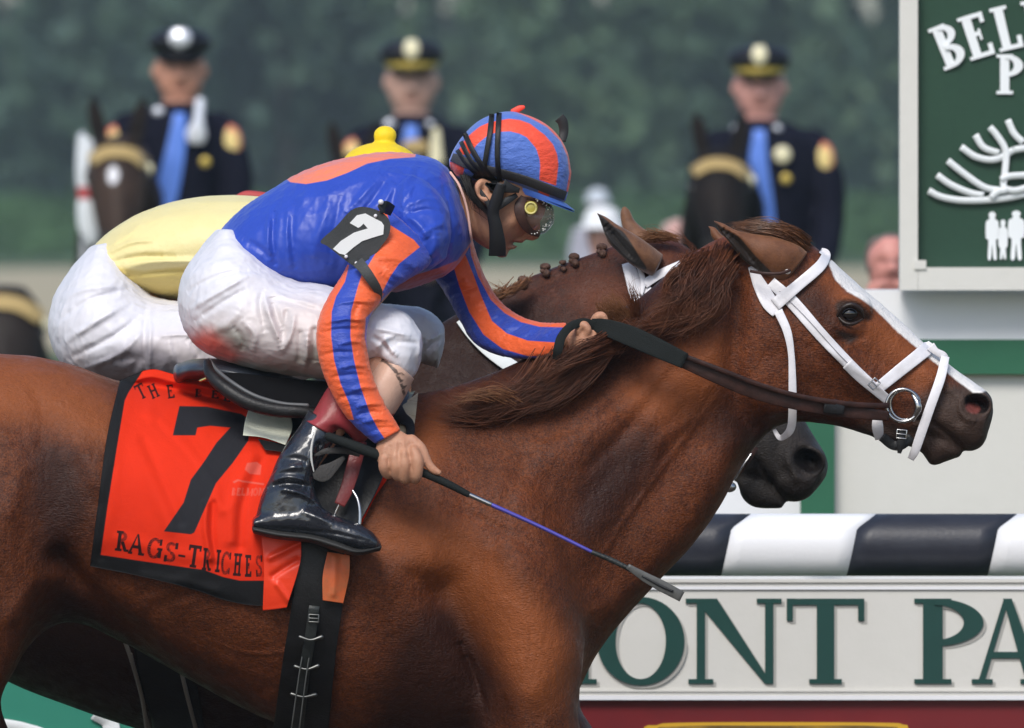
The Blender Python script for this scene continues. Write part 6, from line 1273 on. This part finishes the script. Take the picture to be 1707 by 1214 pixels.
for i in range(14):
    s = -1 if i < 7 else 1; k = i % 7; x = s * (24 + k * 5.2); q = leaf_quads((x, 470 + 14 * (i % 2), 6.6), (4.6, 4, 6.4), 4200, .36, 700 + i); g.add(q.verts(), q.f)
    tube(g, [(x, 470, 0), (x, 470, 7)], .3, world=True, nu=2, nv=6)
link('distant_wood', g.mesh(), M_leafs[0], None, smooth=False, kind='stuff')
# clipped hedge along the far side of the sand track
g = G(); r = np.random.default_rng(5); n = 60000
p = np.stack([r.uniform(-58, 58, n), r.uniform(366, 368.2, n), r.uniform(0, 1.62, n) ** 1.0], -1); a = r.normal(size=(n, 3)); a /= np.linalg.norm(a, axis=1)[:, None]; b = np.cross(a, r.normal(size=(n, 3))); b /= np.linalg.norm(b, axis=1)[:, None]; s = .13
g.add(np.stack([p - a * s, p - b * s, p + a * s, p + b * s], 1).reshape(-1, 3), (np.arange(n)[:, None] * 4 + np.arange(4)[None]).tolist()); bx(g, (0, 367.1, .78), (116, 1.9, 1.5))
hd = link('hedge', g.mesh(), material('clipped hedge', (.050, .115, .040), rough=.8, vary=[(1.2, .6, (.03, .07, .03))]), None, smooth=False); tag(hd, 'long clipped green hedge beyond the sand track', 'hedge')

# ---------------------------------------------------------------- finish line structures
M_cream_p = material('cream painted board', (.66, .645, .60), rough=.5, vary=[(3, .3, (.58, .565, .52)), (30, .2, (.60, .59, .54))], bump=[(40, .0006)])
M_white_p = material('white painted board', (.80, .80, .82), rough=.45, vary=[(3, .25, (.72, .72, .74))], bump=[(40, .0005)])
M_green_p = material('green painted board', (.022, .125, .065), rough=.5, vary=[(4, .35, (.015, .09, .048))], bump=[(60, .0005)])
M_sign_g = material('dark green sign face', (.012, .050, .028), rough=.5, vary=[(3, .4, (.018, .065, .036)), (60, .3, (.008, .038, .022))])
M_let = material('white sign lettering', (.80, .83, .84), rough=.5)
M_letg = material('green board lettering', (.007, .052, .043), rough=.5, vary=(20, .3, (.006, .040, .034)))
M_letsh = material('grey drop shadow paint', (.40, .39, .36), rough=.6)
BOOTH = thing('finish_booth', 'white and green finish line booth standing behind the striped rail', 'booth', P(1520, 1150, 5.0))
def pb(par, name, x0, y0, x1, y1, d, t, m): g = G(); pbox(g, x0, y0, x1, y1, d, t); return link(name, recalc(g.mesh()), m, par, smooth=False)
pb(BOOTH, 'panel', 1391, 622, 1900, 900, 5.0, .05, M_cream_p)
pb(BOOTH, 'trim_band', 1336, 566, 1900, 624, 4.97, .09, M_green_p)
pb(BOOTH, 'corner_post', 1335, 624, 1391, 900, 4.96, .10, M_green_p)
pb(BOOTH, 'ledge', 1330, 484, 1900, 566, 4.98, .30, M_white_p)
pb(BOOTH, 'side_panel', 1100, 640, 1334, 900, 5.06, .05, M_white_p)
pb(BOOTH, 'base', 1100, 900, 1900, 1190, 5.05, 1.5, M_white_p)
SG = thing('racecourse_sign', 'tall dark green sign with a white tree emblem in a cream frame', 'sign', P(1700, 484, 4.9))
pb(SG, 'sign_panel', 1526, -700, 2190, 450, 4.90, .04, M_sign_g)
pb(SG, 'frame', 1500, -700, 1530, 484, 4.86, .10, M_cream_p); pb(SG, 'frame', 1530.5, 446, 2160, 484, 4.86, .10, M_cream_p); pb(SG, 'frame', 2160.5, -700, 2190, 484, 4.86, .10, M_cream_p)
DS = 4.895
def arcplace(cx, cy, rad, a0, h, cw): # letters on an arc, tops outward
    def f(x, y):
        a = R(a0) + x * h * cw / rad; rr = rad + y * h; return (cx + rr * math.sin(a), cy - rr * math.cos(a))
    return f
kw = dict(s=.22, t=.10, f=.09, q=.08)
ps, w = letter_polys('BELMONT', lambda x, y: (x, y), **kw)
f = arcplace(1846, 770, 706, -22.6, 74, .88)
for k, q in enumerate(letter_polys('BELMONT', f, gap=.10, **kw)[0]): link('letter', letter_mesh(q, DS, .0025).mesh(), M_let, SG, smooth=False)
for q in letter_polys('PARK', lambda x, y: (1661 + x * 66 * 1.05, 157 - y * 66), gap=.10, **kw)[0]: link('letter', letter_mesh(q, DS, .0025).mesh(), M_let, SG, smooth=False)
# emblem: branching tree with a trunk, mirrored about its middle
EM = [[(1548, 318), (1568, 328), (1600, 334), (1640, 334), (1680, 330), (1716, 322)], [(1562, 292), (1585, 308), (1618, 322), (1640, 326)], [(1580, 268), (1605, 288), (1640, 312), (1668, 318)], [(1602, 245), (1628, 262), (1660, 266), (1690, 250)], [(1626, 225), (1640, 246), (1666, 256)],
      [(1650, 212), (1662, 226), (1676, 250), (1676, 280), (1672, 310)], [(1680, 200), (1690, 222), (1706, 238)], [(1668, 300), (1684, 294), (1716, 292)], [(1690, 250), (1716, 246)], [(1668, 312), (1690, 318), (1716, 312)], [(1652, 330), (1664, 320), (1678, 318)]]
for i, pts in enumerate(EM):
    for mir in (0, 1):
        q = [((x if not mir else 2 * 1716 - x), y) for x, y in pts]; g = G(); ribbon(g, q, 11, depths=[DS - .002 - i * .0006 - mir * .0003] * len(q), thick=.004, across=3, n=6); link('emblem_branch', recalc(g.mesh()), M_let, SG)
def person_shape(x, y0, y1, w):
    return [cr([(x, y0), (x + w * .28, y0 + 4), (x + w * .22, y0 + 12), (x + w * .5, y0 + 18), (x + w * .5, y0 + 44), (x + w * .3, y0 + 48), (x + w * .35, y1), (x + w * .1, y1), (x, y0 + 55), (x - w * .1, y1), (x - w * .35, y1), (x - w * .3, y0 + 48), (x - w * .5, y0 + 44), (x - w * .5, y0 + 18), (x - w * .22, y0 + 12), (x - w * .28, y0 + 4)], 3, True)]
for x, y0, w in ((1654, 353, 21), (1672, 366, 15), (1694, 351, 26), (1722, 352, 26), (1744, 366, 15), (1762, 353, 21)):
    link('emblem_figure', letter_mesh(person_shape(x, y0, 431, w), DS, .005).mesh(), M_let, SG, smooth=False)
pb(SG, 'frame_bracket', 1524, 434, 1544, 449, 4.855, .03, M_cream_p)
for x in (1620, 2080): pb(SG, 'post', x, 480, x + 40, 1180, 5.4, .12, M_white_p)

RL = thing('padded_rail', 'round padded rail in slanted black and white bands', 'rail', P(1400, 1150, 2.6))
M_blk_p = material('black vinyl padding', (.022, .024, .034), rough=.42, vary=(20, .4, (.035, .038, .05)), bump=[(120, .0006)])
M_wht_p = material('white vinyl padding', (.82, .82, .83), rough=.4, vary=(6, .2, (.74, .74, .74)), bump=[(120, .0005)])
rr = .0665; zc = P(0, 909, 2.6)[2]; yc = 2.62
xs = [-760, -530, -296, -66, 166, 400, 632, 866, 984, 1202, 1417, 1650, 1868, 2100]
xs = [1202 + (k * 232.5 if k % 2 == 0 else k * 232.5) for k in range(-9, 4)]
xs = [x - (16 if (i + 9) % 2 == 0 and False else 0) for i, x in enumerate(xs)]
bnd = [1202 - 224 * k for k in range(8, 0, -1)] + [1202, 1411, 1646, 1866, 2090]
for i in range(len(bnd) - 1):
    x0, x1 = bnd[i], bnd[i + 1]; g = G(); rows = []
    for t in np.linspace(0, 1, 9):
        row = []
        for a in np.linspace(0, 2 * math.pi, 48, endpoint=False):
            z = math.sin(a); fr = -math.cos(a) # a: around; slant follows the front face, steeper over the top
            off = 22 * (z + 1) / 2 + (28 * max(0, z - .55) / .45) * 1.0
            xx = P(x0 + (x1 - x0) * t + off, 909, 2.6)[0]; row.append((xx, yc + rr * math.cos(a), zc + rr * z))
        rows.append(row)
    close_grid(g, np.array(rows)); link('rail_pad', recalc(g.mesh()), M_wht_p if (len(bnd) - 1 - i) % 2 == 0 else M_blk_p, RL)
for x in (-300, 300, 900, 1950):
    g = G(); tube(g, [(x, 955, 2.70), (x, 1150, 2.72)], .02, nu=2); link('post', recalc(g.mesh()), M_white_p, RL)

BD = thing('name_board', 'long cream board with raised green lettering under the striped rail', 'sign', P(1300, 1166, 2.5))
pb(BD, 'board', 240, 966, 2300, 1166, 2.50, .04, M_cream_p)
pb(BD, 'moulding', 240, 966.5, 2300, 971, 2.494, .005, M_cream_p); pb(BD, 'moulding', 240, 978, 2300, 983, 2.495, .004, M_white_p); pb(BD, 'moulding', 240, 1150, 2300, 1153, 2.495, .004, M_cream_p); pb(BD, 'moulding', 240, 1160, 2300, 1167, 2.486, .012, M_white_p)
def board_letter(ch, x, wid, top=998, bot=1140, s=.17, t=.075, stemkw={}):
    ps, w = glyph(ch, s=s, t=t, f=.075, q=.055)
    pl = lambda dx, dy: [np.array([(x + a / w * wid + dx, bot - b * (bot - top) + dy) for a, b in q]) for q in ps]
    link('letter_shadow', letter_mesh(pl(5, 5), 2.4995, .0004).mesh(), M_letsh, BD, smooth=False)
    link('letter', letter_mesh(pl(0, 0), 2.498, .0025).mesh(), M_letg, BD, smooth=False)
for ch, x, wid in (('B', 380, 100), ('E', 496, 92), ('L', 604, 88), ('M', 800, 190), ('O', 995, 146), ('N', 1143, 158), ('T', 1308, 136), ('P', 1524, 120), ('A', 1620, 130), ('R', 1770, 120), ('K', 1900, 120)): board_letter(ch, x, wid)
RB = thing('flower_box_front', 'dark red board with a yellow arched panel under the cream name board', 'board', P(1300, 1214, 2.5))
pb(RB, 'board', 560, 1168, 2300, 1330, 2.505, .05, material('dark red painted board', (.16, .008, .012), rough=.45, vary=[(3, .5, (.10, .006, .010))]))
g = G(); q = cr([(1070, 1222), (1095, 1209), (1130, 1205), (1300, 1204), (1470, 1205), (1505, 1208), (1515, 1222), (1515, 1330), (1300, 1330), (1070, 1330)], 4, True); link('arched_panel', letter_mesh([q], 2.504, .006).mesh(), material('gold yellow paint', (.62, .36, .025), rough=.4), RB, smooth=False)
g = G(); q = cr([(1090, 1226), (1130, 1211), (1300, 1210), (1470, 1211), (1500, 1226), (1490, 1330), (1300, 1330), (1100, 1330)], 4, True); link('panel_inset', letter_mesh([q], 2.497, .004).mesh(), material('dark bronze paint', (.10, .06, .02), rough=.45, vary=(4, .9, (.45, .26, .03))), RB, smooth=False)
TB = thing('teal_banner', 'teal banner with white curved lettering low at the left under the horses', 'banner', P(0, 1214, 2.5))
pb(TB, 'banner_face', -500, 1100, 236, 1500, 2.45, .03, material('teal vinyl banner', (.028, .225, .155), rough=.5, vary=[(6, .3, (.02, .19, .13))]))
pb(TB, 'banner_face', 237, 1190, 330, 1500, 2.45, .03, material('blue vinyl banner', (.05, .05, .22), rough=.5))
g = G(); ribbon(g, [(-60, 1180), (-10, 1206), (40, 1216), (80, 1236), (90, 1290)], [26, 24, 22, 26, 26], depths=[2.447] * 5, thick=.002, across=3); ribbon(g, [(160, 1186), (184, 1206), (182, 1250), (150, 1300)], [30, 28, 30, 30], depths=[2.446] * 4, thick=.002, across=3); link('lettering', recalc(g.mesh()), M_let, TB)

# ---------------------------------------------------------------- hazy air
g = G(); bx(g, (0, 300, 8.0), (150, 680, 18.2)); hz = link('haze', g.mesh(), None, None, smooth=False, kind='stuff')
hm = bpy.data.materials.new('hazy air'); hm.use_nodes = True; hn = hm.node_tree; hn.nodes.clear()
pv = hn.nodes.new('ShaderNodeVolumePrincipled'); pv.inputs['Color'].default_value = (.72, .88, .95, 1); pv.inputs['Density'].default_value = .00030; pv.inputs['Anisotropy'].default_value = .1
ho = hn.nodes.new('ShaderNodeOutputMaterial'); hn.links.new(pv.outputs[0], ho.inputs['Volume']); hz.data.materials.append(hm)
